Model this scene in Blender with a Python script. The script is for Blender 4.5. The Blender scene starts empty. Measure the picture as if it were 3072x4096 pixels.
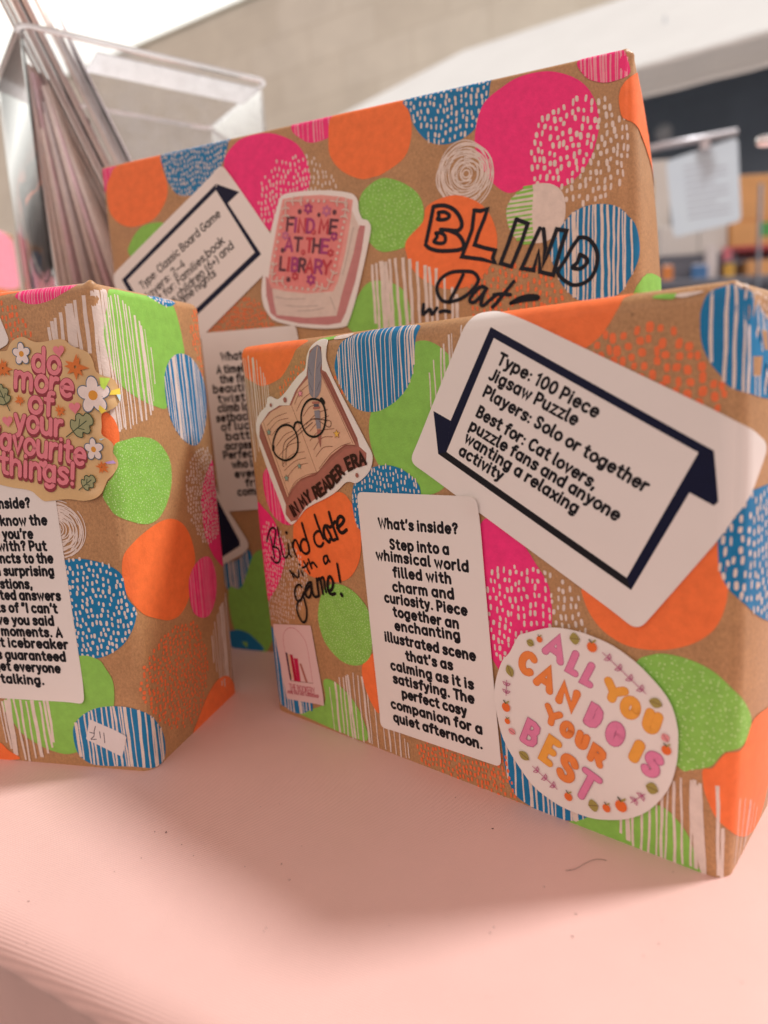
import bpy, bmesh, math, random
from mathutils import Vector, Matrix
random.seed(7)
S = bpy.context.scene
COL = S.collection
# ------------------------------------------------------------------ camera
cam = bpy.data.cameras.new('camera'); cam_ob = bpy.data.objects.new('camera', cam); COL.objects.link(cam_ob)
cam.sensor_fit = 'HORIZONTAL'; cam.sensor_width = 36.0; cam.lens = 36.0*2800/3072
cam_ob.matrix_world = Matrix(((0.9983211, 0.0579226, 0.0, 0.0), (-0.0098178, 0.1692135, -0.9855305, 0.0), (-0.0570845, 0.9838759, 0.1694981, 0.155), (0, 0, 0, 1)))
cam.clip_start = 0.01; cam.clip_end = 200.0
cam.dof.use_dof = True; cam.dof.focus_distance = 0.275; cam.dof.aperture_fstop = 8.4
S.camera = cam_ob
# ------------------------------------------------------------------ light
SUN_EL = math.radians(54.0)
sun_dir = Vector((math.cos(SUN_EL)*0.986, math.cos(SUN_EL)*0.165, math.sin(SUN_EL)))
w = bpy.data.worlds.new('World'); S.world = w; w.use_nodes = True
nt = w.node_tree; nt.nodes.clear(); LK = nt.links.new
def wnode(t, **kw):
    n = nt.nodes.new(t)
    for k, v in kw.items(): n.inputs[k].default_value = v
    return n
sky = wnode('ShaderNodeTexSky'); sky.sky_type = 'NISHITA'; sky.sun_disc = False
sky.sun_elevation = SUN_EL; sky.sun_rotation = math.atan2(sun_dir.x, sun_dir.y); sky.dust_density = 4.0; sky.ozone_density = 0.5
bg = wnode('ShaderNodeBackground', Strength=0.12); LK(sky.outputs[0], bg.inputs['Color'])
white_sky = wnode('ShaderNodeBackground', Color=(1.0, 0.975, 0.90, 1), Strength=1.5)        # added white glow that blows out the sky on the far side
stall = wnode('ShaderNodeBackground', Color=(1.0, 0.76, 0.67, 1), Strength=1.15)       # added warm glow from behind the camera, fills the shaded fronts
dark = wnode('ShaderNodeBackground', Color=(1.0, 0.86, 0.80, 1), Strength=0.24)        # added dim tone, cuts the light from low down and far left
tc = wnode('ShaderNodeTexCoord'); sep = wnode('ShaderNodeSeparateXYZ'); LK(tc.outputs['Generated'], sep.inputs[0])
def ramp(sock, a, b):
    n = wnode('ShaderNodeMapRange', **{'From Min': a, 'From Max': b}); n.interpolation_type = 'SMOOTHSTEP'; LK(sep.outputs[sock], n.inputs['Value']); return n.outputs[0]
def wmix(f, a, b):
    n = wnode('ShaderNodeMixShader'); LK(f, n.inputs[0]); LK(a, n.inputs[1]); LK(b, n.inputs[2]); return n.outputs[0]
cn = wnode('ShaderNodeTexNoise', Scale=2.2, Detail=4.0); LK(tc.outputs['Generated'], cn.inputs['Vector'])
cf = wnode('ShaderNodeMapRange', **{'From Min': 0.2, 'From Max': 0.6, 'To Min': 0.7, 'To Max': 1.0}); LK(cn.outputs['Fac'], cf.inputs['Value'])
far = wmix(ramp('Z', 0.12, 0.45), dark.outputs[0], wmix(cf.outputs[0], bg.outputs[0], white_sky.outputs[0]))
roof = wnode('ShaderNodeBackground', Color=(1.0, 0.78, 0.70, 1), Strength=0.35)        # added dim patch overhead, cuts the light from above
far = wmix(ramp('X', -0.80, -0.55), dark.outputs[0], far)
near = wmix(ramp('Z', -0.05, 0.25), dark.outputs[0], stall.outputs[0])
fin = wmix(ramp('Z', 0.62, 0.85), wmix(ramp('Y', -0.05, 0.35), near, far), roof.outputs[0])
wo = wnode('ShaderNodeOutputWorld'); LK(fin, wo.inputs['Surface'])
sl = bpy.data.lights.new('sun', 'SUN'); sl.energy = 2.65; sl.angle = math.radians(8.0); sl.color = (1.0, 1.0, 1.0)
so = bpy.data.objects.new('sun', sl); COL.objects.link(so); so.rotation_euler = sun_dir.to_track_quat('Z', 'Y').to_euler()
vs = S.view_settings; vs.view_transform = 'Standard'; vs.look = 'None'; vs.exposure = 0.16; vs.gamma = 1.0; vs.use_curve_mapping = False
S.cycles.max_bounces = 10; S.cycles.diffuse_bounces = 5; S.cycles.transparent_max_bounces = 24
S.cycles.sample_clamp_indirect = 6.0

# ------------------------------------------------------------------ materials
MATS = {}
def mat(name, rgb, rough=0.6, var=0.08, scale=60.0, bump=0.0, bscale=400.0, metal=0.0, spec=0.5, coat=0.0, sheen=0.0):
    if name in MATS: return MATS[name]
    m = bpy.data.materials.new(name); m.use_nodes = True; t = m.node_tree; b = t.nodes['Principled BSDF']
    b.inputs['Roughness'].default_value = rough; b.inputs['Metallic'].default_value = metal; b.inputs['Specular IOR Level'].default_value = spec
    b.inputs['Coat Weight'].default_value = coat; b.inputs['Sheen Weight'].default_value = sheen
    co = t.nodes.new('ShaderNodeTexCoord')
    n = t.nodes.new('ShaderNodeTexNoise'); n.inputs['Scale'].default_value = scale; n.inputs['Detail'].default_value = 5; n.inputs['Roughness'].default_value = 0.65
    t.links.new(co.outputs['Object'], n.inputs['Vector'])
    mx = t.nodes.new('ShaderNodeMix'); mx.data_type = 'RGBA'
    mx.inputs['A'].default_value = tuple(max(0, c*(1-var)) for c in rgb)+(1,); mx.inputs['B'].default_value = tuple(min(1, c*(1+var)) for c in rgb)+(1,)
    r = t.nodes.new('ShaderNodeMapRange'); r.inputs['From Min'].default_value = 0.3; r.inputs['From Max'].default_value = 0.7
    t.links.new(n.outputs['Fac'], r.inputs['Value']); t.links.new(r.outputs[0], mx.inputs['Factor']); t.links.new(mx.outputs['Result'], b.inputs['Base Color'])
    if bump:
        n2 = t.nodes.new('ShaderNodeTexNoise'); n2.inputs['Scale'].default_value = bscale; n2.inputs['Detail'].default_value = 4
        t.links.new(co.outputs['Object'], n2.inputs['Vector'])
        bp = t.nodes.new('ShaderNodeBump'); bp.inputs['Strength'].default_value = bump; bp.inputs['Distance'].default_value = 0.001
        t.links.new(n2.outputs['Fac'], bp.inputs['Height']); t.links.new(bp.outputs[0], b.inputs['Normal'])
    MATS[name] = m; return m
def add_paper_wrinkle(m, amount=0.5):
    """slow creases of wrapped paper plus its fine tooth"""
    t = m.node_tree; b = t.nodes['Principled BSDF']; co = t.nodes.new('ShaderNodeTexCoord')
    a = t.nodes.new('ShaderNodeTexNoise'); a.inputs['Scale'].default_value = 14; a.inputs['Detail'].default_value = 3
    c = t.nodes.new('ShaderNodeTexNoise'); c.inputs['Scale'].default_value = 1300; c.inputs['Detail'].default_value = 3
    t.links.new(co.outputs['Object'], a.inputs['Vector']); t.links.new(co.outputs['Object'], c.inputs['Vector'])
    b1 = t.nodes.new('ShaderNodeBump'); b1.inputs['Strength'].default_value = amount; b1.inputs['Distance'].default_value = 0.004
    b2 = t.nodes.new('ShaderNodeBump'); b2.inputs['Strength'].default_value = 0.35; b2.inputs['Distance'].default_value = 0.0004
    t.links.new(a.outputs['Fac'], b1.inputs['Height']); t.links.new(c.outputs['Fac'], b2.inputs['Height'])
    t.links.new(b1.outputs[0], b2.inputs['Normal']); t.links.new(b2.outputs[0], b.inputs['Normal'])
# kraft paper with darker and lighter fibres
def kraft_material():
    m = mat('kraft', (0.48, 0.268, 0.124), 0.42, 0.10, 45, spec=0.4)
    t = m.node_tree; b = t.nodes['Principled BSDF']; base = b.inputs['Base Color'].links[0].from_socket
    co = t.nodes.new('ShaderNodeTexCoord'); mp = t.nodes.new('ShaderNodeMapping'); mp.inputs['Scale'].default_value = (1100, 1100, 800)
    n = t.nodes.new('ShaderNodeTexNoise'); n.inputs['Scale'].default_value = 1.0; n.inputs['Detail'].default_value = 6; n.inputs['Roughness'].default_value = 0.75
    t.links.new(co.outputs['Object'], mp.inputs['Vector']); t.links.new(mp.outputs[0], n.inputs['Vector'])
    r = t.nodes.new('ShaderNodeMapRange'); r.inputs['From Min'].default_value = 0.3; r.inputs['From Max'].default_value = 0.7; r.inputs['To Min'].default_value = 0.72; r.inputs['To Max'].default_value = 1.22
    t.links.new(n.outputs['Fac'], r.inputs['Value'])
    v = t.nodes.new('ShaderNodeTexVoronoi'); v.inputs['Scale'].default_value = 140; t.links.new(co.outputs['Object'], v.inputs['Vector'])
    r2 = t.nodes.new('ShaderNodeMapRange'); r2.inputs['From Min'].default_value = 0.02; r2.inputs['From Max'].default_value = 0.09; r2.inputs['To Min'].default_value = 0.62
    t.links.new(v.outputs['Distance'], r2.inputs['Value'])
    mu = t.nodes.new('ShaderNodeMath'); mu.operation = 'MULTIPLY'; t.links.new(r.outputs[0], mu.inputs[0]); t.links.new(r2.outputs[0], mu.inputs[1])
    mx = t.nodes.new('ShaderNodeVectorMath'); mx.operation = 'SCALE'; t.links.new(base, mx.inputs[0]); t.links.new(mu.outputs[0], mx.inputs['Scale'])
    t.links.new(mx.outputs[0], b.inputs['Base Color']); add_paper_wrinkle(m, 0.6)
kraft_material()
INK = dict(orange=(0.93, 0.20, 0.055), orange2=(0.88, 0.19, 0.065), pink=(0.90, 0.035, 0.22), lpink=(0.86, 0.33, 0.42), green=(0.26, 0.58, 0.10), lgreen=(0.52, 0.78, 0.33), blue=(0.006, 0.20, 0.44), white=(0.76, 0.66, 0.60))
for k, c in INK.items():
    add_paper_wrinkle(mat(k, c, 0.5, 0.09, 220, spec=0.3), 0.55)
FLAT = dict(ink=(0.012, 0.012, 0.016), ink2=(0.012, 0.014, 0.022), black=(0.01, 0.01, 0.01), navy=(0.006, 0.009, 0.035), rust=(0.36, 0.14, 0.11), rust2=(0.42, 0.16, 0.125), tan=(0.72, 0.46, 0.32), brown=(0.20, 0.06, 0.04), brown2=(0.12, 0.06, 0.045), brownblk=(0.035, 0.012, 0.010),
    grey=(0.26, 0.25, 0.30), dgrey=(0.10, 0.10, 0.13), teal=(0.25, 0.42, 0.36), yellow=(0.80, 0.50, 0.10), candy=(0.75, 0.24, 0.42), candy2=(0.48, 0.14, 0.27), amber=(0.85, 0.40, 0.07), amber2=(0.74, 0.30, 0.06), peach=(0.83, 0.26, 0.07), peach2=(0.70, 0.20, 0.05),
    olive=(0.36, 0.31, 0.09), lpink2=(0.75, 0.30, 0.32), fruit=(0.80, 0.17, 0.04), rose=(0.50, 0.10, 0.14), rose2=(0.45, 0.05, 0.09), crimson=(0.45, 0.01, 0.05), crimson2=(0.55, 0.02, 0.09), dusk=(0.55, 0.24, 0.24), page=(0.72, 0.60, 0.54), rose3=(0.80, 0.36, 0.33), rose4=(0.78, 0.26, 0.25), greyline=(0.50, 0.42, 0.38),
    plum0=(0.13, 0.05, 0.07), plum1=(0.38, 0.06, 0.20), plum2=(0.52, 0.17, 0.30), crim=(0.52, 0.06, 0.08), pen=(0.05, 0.05, 0.08), bubblegum=(0.78, 0.25, 0.30), maroon=(0.30, 0.055, 0.07), daisyblue=(0.10, 0.17, 0.26), daisy=(0.85, 0.76, 0.72), daisyeye=(0.75, 0.35, 0.06), glint1=(0.55, 0.85, 0.12), glint2=(0.90, 0.72, 0.10), glint3=(0.55, 0.78, 0.85), glint4=(0.55, 0.40, 0.80), oak=(0.35, 0.37, 0.20), oakline=(0.06, 0.09, 0.05))
for k, c in FLAT.items(): mat(k, c, 0.45, 0.06, 300, spec=0.18)
mat('label_white', (0.82, 0.785, 0.755), 0.28, 0.015, 30, 0.06, 25); mat('label_pink', (0.76, 0.56, 0.55), 0.4, 0.02, 30); mat('label_grey', (0.74, 0.70, 0.70), 0.5, 0.03, 60, 0.1, 200)
def foil_material():
    m = mat('foil', (0.72, 0.49, 0.23), 0.24, 0.10, 25); t = m.node_tree; b = t.nodes['Principled BSDF']
    b.inputs['Coat Weight'].default_value = 0.6; b.inputs['Coat Roughness'].default_value = 0.12; b.inputs['Thin Film Thickness'].default_value = 420; b.inputs['Thin Film IOR'].default_value = 1.5
    co = t.nodes.new('ShaderNodeTexCoord'); n = t.nodes.new('ShaderNodeTexVoronoi'); n.inputs['Scale'].default_value = 60; t.links.new(co.outputs['Object'], n.inputs['Vector'])
    n2 = t.nodes.new('ShaderNodeTexNoise'); n2.inputs['Scale'].default_value = 45; t.links.new(co.outputs['Object'], n2.inputs['Vector'])
    bp = t.nodes.new('ShaderNodeBump'); bp.inputs['Strength'].default_value = 0.5; bp.inputs['Distance'].default_value = 0.002; t.links.new(n2.outputs['Fac'], bp.inputs['Height'])
    t.links.new(bp.outputs[0], b.inputs['Normal'])
foil_material()

# ------------------------------------------------------------------ object helpers
def mesh_object(name, bm, mats, parent=None, smooth=False):
    me = bpy.data.meshes.new(name); bm.to_mesh(me); bm.free()
    for m in mats: me.materials.append(MATS[m] if isinstance(m, str) else m)
    if smooth:
        for p in me.polygons: p.use_smooth = True
    o = bpy.data.objects.new(name, me); COL.objects.link(o)
    if parent: o.parent = parent
    return o
def tag(o, label=None, cat=None, group=None, kind=None):
    if label: o['label'] = label
    if cat: o['category'] = cat
    if group: o['group'] = group
    if kind: o['kind'] = kind
    return o
def thing(name, label, cat, loc=(0, 0, 0), rz=0.0, group=None):
    o = bpy.data.objects.new(name, None); COL.objects.link(o); o.location = loc; o.rotation_euler = (0, 0, rz); o.empty_display_size = 0.02
    return tag(o, label, cat, group)
def box(bm, lo, hi, mi=0, bevel=0.0):
    r = bmesh.ops.create_cube(bm, size=1.0); vs_ = r['verts']
    for v in vs_: v.co = Vector([lo[i]+(v.co[i]+.5)*(hi[i]-lo[i]) for i in range(3)])
    fs = set(f for v in vs_ for f in v.link_faces)
    for f in fs: f.material_index = mi
    if bevel:
        es = list(set(e for v in vs_ for e in v.link_edges))
        rr = bmesh.ops.bevel(bm, geom=es, offset=bevel, segments=2, affect='EDGES', profile=0.5)
        for f in rr['faces']: f.material_index = mi
def tube(bm, pts, r, seg=12, mi=0, caps=True):
    rings = []
    for i, p in enumerate(pts):
        p = Vector(p); a = Vector(pts[max(i-1, 0)]); b = Vector(pts[min(i+1, len(pts)-1)]); d = (b-a).normalized()
        u = d.cross(Vector((0, 0, 1)) if abs(d.z) < .9 else Vector((1, 0, 0))).normalized(); v = d.cross(u)
        rr = r[i] if isinstance(r, (list, tuple)) else r
        rings.append([bm.verts.new(p+u*rr*math.cos(2*math.pi*k/seg)+v*rr*math.sin(2*math.pi*k/seg)) for k in range(seg)])
    for A, B in zip(rings, rings[1:]):
        for k in range(seg):
            f = bm.faces.new((A[k], A[(k+1) % seg], B[(k+1) % seg], B[k])); f.material_index = mi; f.smooth = True
    if caps:
        bm.faces.new(rings[0][::-1]).material_index = mi; bm.faces.new(rings[-1]).material_index = mi

# ------------------------------------------------------------------ flat drawing (mm) ---------------------------------
def catmull(P, n=6, closed=True):
    out = []; N = len(P)
    rng = range(N if closed else N-1)
    for i in rng:
        g = (lambda j: P[j % N]) if closed else (lambda j: P[min(max(j, 0), N-1)])
        p0, p1, p2, p3 = g(i-1), g(i), g(i+1), g(i+2)
        for k in range(n):
            t = k/n; t2 = t*t; t3 = t2*t
            out.append(tuple(0.5*((2*p1[d])+(-p0[d]+p2[d])*t+(2*p0[d]-5*p1[d]+4*p2[d]-p3[d])*t2+(-p0[d]+3*p1[d]-3*p2[d]+p3[d])*t3) for d in (0, 1)))
    if not closed: out.append(tuple(P[-1]))
    return out
def rounded(P, r):
    out = []; N = len(P)
    for i in range(N):
        a, b, c = Vector(P[i-1]), Vector(P[i]), Vector(P[(i+1) % N]); d1 = (a-b); d2 = (c-b)
        q = min(r, d1.length/2.2, d2.length/2.2); p1 = b+d1.normalized()*q; p2 = b+d2.normalized()*q
        for k in range(7):
            t = k/6; out.append(tuple(p1*(1-t)**2+b*2*t*(1-t)+p2*t*t))
    return out
def area(P): return 0.5*sum(P[i-1][0]*P[i][1]-P[i][0]*P[i-1][1] for i in range(len(P)))
def inside(P, x, y):
    c = False
    for i in range(len(P)):
        x1, y1 = P[i-1]; x2, y2 = P[i]
        if (y1 > y) != (y2 > y) and x < (x2-x1)*(y-y1)/(y2-y1)+x1: c = not c
    return c
def column_range(P, x, axis=0):
    ys = []
    for i in range(len(P)):
        a, b = P[i-1], P[i]
        if (a[axis] > x) != (b[axis] > x): ys.append(a[1-axis]+(b[1-axis]-a[1-axis])*(x-a[axis])/(b[axis]-a[axis]))
    return (min(ys), max(ys)) if len(ys) >= 2 else None
def ribbon(P, w, closed=False, caps=True):
    """quads (and round caps) that follow a polyline"""
    Q = [P[0]]
    for p in P[1:]:
        if math.hypot(p[0]-Q[-1][0], p[1]-Q[-1][1]) > 1e-4: Q.append(p)
    P = Q; n = len(P); h = w/2; out = []
    if n == 1 or (n == 2 and math.hypot(P[0][0]-P[1][0], P[0][1]-P[1][1]) < .01):
        return [[(P[0][0]+h*math.cos(a*math.pi/5), P[0][1]+h*math.sin(a*math.pi/5)) for a in range(10)]]
    L, R = [], []
    for i in range(n):
        a = P[i-1] if (i > 0 or closed) else P[i]; b = P[(i+1) % n] if (i < n-1 or closed) else P[i]; c = P[i]
        d1 = Vector((c[0]-a[0], c[1]-a[1])); d2 = Vector((b[0]-c[0], b[1]-c[1]))
        if d1.length < 1e-6: d1 = d2
        if d2.length < 1e-6: d2 = d1
        d1.normalize(); d2.normalize(); m = (d1+d2)
        if m.length < 0.2: m = d1.copy()
        m.normalize(); k = 1/max(0.6, abs(m.dot(d1))); nx, ny = -m.y*h*k, m.x*h*k
        L.append((c[0]+nx, c[1]+ny)); R.append((c[0]-nx, c[1]-ny))
    for i in range(n if closed else n-1):
        j = (i+1) % n; out.append([R[i], R[j], L[j], L[i]])
    if caps and not closed:
        for c, l, r in ((P[0], L[0], R[0]), (P[-1], R[-1], L[-1])):
            a0 = math.atan2(l[1]-c[1], l[0]-c[0]); hh = math.hypot(l[0]-c[0], l[1]-c[1])
            out.append([(c[0]+hh*math.cos(a0+math.pi*k/6), c[1]+hh*math.sin(a0+math.pi*k/6)) for k in range(7)])
    return out
# ---- stroke alphabet: x-height 5, capitals 7.2, ascenders 7.5, descenders -2
def arc(cx, cy, rx, ry, a0, a1, n=12): return [(cx+rx*math.cos(math.radians(a0+(a1-a0)*i/n)), cy+ry*math.sin(math.radians(a0+(a1-a0)*i/n))) for i in range(n+1)]
def O_(cx, cy, rx, ry): return arc(cx, cy, rx, ry, 0, 360, 18)
SC = lambda s, dy=0: [(x*s, y*s+dy) for x, y in [(3.7, 4.2), (3.0, 4.85), (2.0, 5), (1.0, 4.75), (.55, 3.95), (.95, 3.15), (2.0, 2.65), (3.1, 2.15), (3.6, 1.3), (3.1, .4), (2.0, 0), (1.0, .15), (.4, .8)]]
GL = {
'a': (5.2, [O_(2.3, 2.5, 2.0, 2.5), [(4.3, 5), (4.3, 0)]]), 'b': (5.2, [[(.4, 7.5), (.4, 0)], O_(2.5, 2.5, 2.05, 2.5)]), 'c': (4.6, [arc(2.5, 2.5, 2.1, 2.5, 48, 312)]),
'd': (5.2, [O_(2.3, 2.5, 2.0, 2.5), [(4.3, 7.5), (4.3, 0)]]), 'e': (5.0, [[(.5, 2.6), (4.4, 2.6)]+arc(2.45, 2.5, 2.05, 2.5, 10, 310, 16)]), 'f': (3.3, [[(3.1, 7.2), (2.4, 7.4), (1.7, 7.0), (1.4, 6.0), (1.4, 0)], [(.2, 5), (2.9, 5)]]),
'g': (5.2, [O_(2.3, 2.5, 2.0, 2.5), [(4.3, 5), (4.3, -.5)]+arc(2.5, -.4, 1.8, 1.7, 0, -140, 8)]), 'h': (4.9, [[(.4, 7.5), (.4, 0)], [(.4, 3), (.9, 4.4), (2.2, 5), (3.5, 4.5), (4.0, 3.2), (4.0, 0)]]), 'i': (1.7, [[(.6, 5), (.6, 0)], [(.6, 7.0)]]),
'j': (2.0, [[(1.0, 5), (1.0, -1), (0, -2)], [(1.0, 7)]]), 'k': (4.6, [[(.4, 7.5), (.4, 0)], [(3.8, 5), (.6, 2.2)], [(1.7, 3.1), (4.1, 0)]]), 'l': (1.9, [[(.5, 7.5), (.5, 1.0), (.9, .2), (1.4, .05)]]),
'm': (7.4, [[(.4, 5), (.4, 0)], [(.4, 3.2), (.9, 4.5), (2.0, 5), (3.1, 4.5), (3.5, 3.2), (3.5, 0)], [(3.5, 3.2), (4.0, 4.5), (5.1, 5), (6.1, 4.5), (6.5, 3.2), (6.5, 0)]]), 'n': (4.9, [[(.4, 5), (.4, 0)], [(.4, 3), (.9, 4.4), (2.2, 5), (3.5, 4.5), (4.0, 3.2), (4.0, 0)]]),
'o': (5.0, [O_(2.45, 2.5, 2.1, 2.5)]), 'p': (5.2, [[(.4, 5), (.4, -2)], O_(2.5, 2.5, 2.05, 2.5)]), 'q': (5.2, [O_(2.3, 2.5, 2.0, 2.5), [(4.3, 5), (4.3, -2)]]), 'r': (3.3, [[(.4, 5), (.4, 0)], [(.4, 3), (1.1, 4.5), (2.2, 5), (2.8, 4.9)]]), 's': (4.2, [SC(1.0)]),
't': (3.5, [[(1.4, 6.8), (1.4, 1.2), (1.9, .3), (3.0, .1)], [(.2, 5), (2.9, 5)]]), 'u': (4.9, [[(.4, 5), (.4, 1.8), (.9, .5), (2.1, 0), (3.4, .5), (4.0, 2)], [(4.0, 5), (4.0, 0)]]), 'v': (4.3, [[(.3, 5), (2.1, 0), (3.9, 5)]]), 'w': (6.4, [[(.3, 5), (1.7, 0), (3.1, 4.5), (4.5, 0), (5.9, 5)]]),
'x': (4.3, [[(.3, 5), (3.9, 0)], [(3.9, 5), (.3, 0)]]), 'y': (4.4, [[(.3, 5), (2.2, .2)], [(4.0, 5), (1.7, -1.5), (.6, -2)]]), 'z': (4.2, [[(.5, 5), (3.7, 5), (.4, 0), (3.8, 0)]]),
'A': (5.6, [[(.3, 0), (2.7, 7.2), (5.1, 0)], [(1.2, 2.3), (4.2, 2.3)]]), 'B': (5.0, [[(.5, 0), (.5, 7.2), (2.4, 7.2), (3.7, 6.6), (3.9, 5.5), (3.5, 4.3), (2.4, 3.8), (.5, 3.8)], [(2.4, 3.8), (3.9, 3.2), (4.4, 1.9), (3.9, .6), (2.6, 0), (.5, 0)]]), 'C': (5.4, [arc(3.0, 3.6, 2.5, 3.6, 50, 310, 14)]),
'D': (5.4, [[(.5, 0), (.5, 7.2), (2.3, 7.2), (4.0, 6.4), (4.8, 4.6), (4.8, 2.6), (4.0, .8), (2.3, 0), (.5, 0)]]), 'E': (4.5, [[(4.0, 7.2), (.5, 7.2), (.5, 0), (4.0, 0)], [(.5, 3.7), (3.5, 3.7)]]), 'F': (4.3, [[(4.0, 7.2), (.5, 7.2), (.5, 0)], [(.5, 3.6), (3.4, 3.6)]]), 'G': (5.8, [arc(3.0, 3.6, 2.5, 3.6, 50, 340, 14)+[(5.4, 3.2), (3.4, 3.2)]]),
'H': (5.4, [[(.5, 7.2), (.5, 0)], [(4.8, 7.2), (4.8, 0)], [(.5, 3.7), (4.8, 3.7)]]), 'I': (1.6, [[(.7, 7.2), (.7, 0)]]), 'J': (3.6, [[(3.0, 7.2), (3.0, 1.6), (2.4, .4), (1.2, 0), (.2, .5)]]), 'K': (5.0, [[(.5, 7.2), (.5, 0)], [(4.4, 7.2), (.6, 3.2)], [(1.8, 4.4), (4.6, 0)]]), 'L': (4.2, [[(.5, 7.2), (.5, 0), (3.9, 0)]]), 'M': (6.6, [[(.5, 0), (.9, 7.2), (3.2, 2.0), (5.5, 7.2), (5.9, 0)]]), 'N': (5.5, [[(.5, 0), (.5, 7.2), (4.8, 0), (4.8, 7.2)]]), 'O': (6.0, [O_(3.0, 3.6, 2.6, 3.6)]),
'P': (4.9, [[(.5, 0), (.5, 7.2), (2.6, 7.2), (4.0, 6.5), (4.4, 5.1), (4.0, 3.8), (2.6, 3.1), (.5, 3.1)]]), 'R': (5.1, [[(.5, 0), (.5, 7.2), (2.6, 7.2), (4.0, 6.5), (4.3, 5.2), (3.9, 4.0), (2.6, 3.4), (.5, 3.4)], [(2.5, 3.4), (4.6, 0)]]), 'S': (4.9, [[(x*1.1, y*1.44) for x, y in SC(1.0)]]), 'T': (4.7, [[(.2, 7.2), (4.5, 7.2)], [(2.35, 7.2), (2.35, 0)]]), 'U': (5.4, [[(.5, 7.2), (.5, 2.4), (1.2, .7), (2.65, 0), (4.1, .7), (4.8, 2.4), (4.8, 7.2)]]), 'W': (7.6, [[(.3, 7.2), (2.0, 0), (3.8, 6.6), (5.6, 0), (7.3, 7.2)]]), 'Y': (5.0, [[(.3, 7.2), (2.45, 3.4), (4.7, 7.2)], [(2.45, 3.4), (2.45, 0)]]),
'0': (4.9, [O_(2.45, 3.6, 2.0, 3.6)]), '1': (2.6, [[(.3, 6.0), (1.6, 7.2), (1.6, 0)]]), '2': (4.6, [[(.5, 5.8), (1.2, 6.9), (2.3, 7.2), (3.5, 6.7), (3.8, 5.4), (3.2, 3.9), (.5, 0), (4.1, 0)]]), '4': (4.8, [[(3.4, 0), (3.4, 7.2), (.3, 2.0), (4.5, 2.0)]]), '6': (4.8, [[(3.6, 7.0), (1.8, 5.8), (.7, 3.8), (.5, 2.2)], O_(2.4, 2.2, 1.95, 2.2)]),
':': (1.7, [[(.7, .4)], [(.7, 4.0)]]), ',': (1.7, [[(.8, .5), (.4, -1.2)]]), '.': (1.7, [[(.7, .35)]]), '?': (4.2, [[(.5, 5.8), (1.2, 6.9), (2.3, 7.2), (3.4, 6.6), (3.6, 5.4), (2.9, 4.3), (2.0, 3.4), (2.0, 2.3)], [(2.0, .35)]]), '!': (1.9, [[(.8, 7.2), (.8, 2.3)], [(.8, .35)]]), '’': (1.5, [[(.9, 7.4), (.5, 5.6)]]), '“': (2.7, [[(.4, 5.6), (.8, 7.4)], [(1.6, 5.6), (2.0, 7.4)]]), '”': (2.7, [[(.8, 7.4), (.4, 5.6)], [(2.0, 7.4), (1.6, 5.6)]]), '(': (2.4, [arc(2.6, 2.8, 2.0, 4.8, 125, 235, 8)]), ')': (2.4, [arc(-.4, 2.8, 2.0, 4.8, 55, -55, 8)]), '+': (4.4, [[(.5, 2.7), (3.7, 2.7)], [(2.1, 4.3), (2.1, 1.1)]]), '–': (4.2, [[(.5, 2.6), (3.6, 2.6)]]), ' ': (2.4, [])}
def smooth_strokes(ch): return GL[ch][1]
def text_strokes(s, a, b, k, w=0.6):
    """strokes of a line of writing whose baseline runs from a to b; k = mm per unit"""
    d = Vector((b[0]-a[0], b[1]-a[1])); L = d.length; d.normalize(); n = Vector((-d.y, d.x)); tr = max(0, w/k*.9-.55); W = sum(GL[c][0]+tr*(c != ' ') for c in s)-.8-tr; sx = L/W; x = 0; out = []
    for c in s:
        for st in GL[c][1]:
            out.append([(a[0]+d.x*(x+p[0]-.3)*sx+n.x*p[1]*k, a[1]+d.y*(x+p[0]-.3)*sx+n.y*p[1]*k) for p in st])
        x += GL[c][0]+tr*(c != ' ')
    return out

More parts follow.
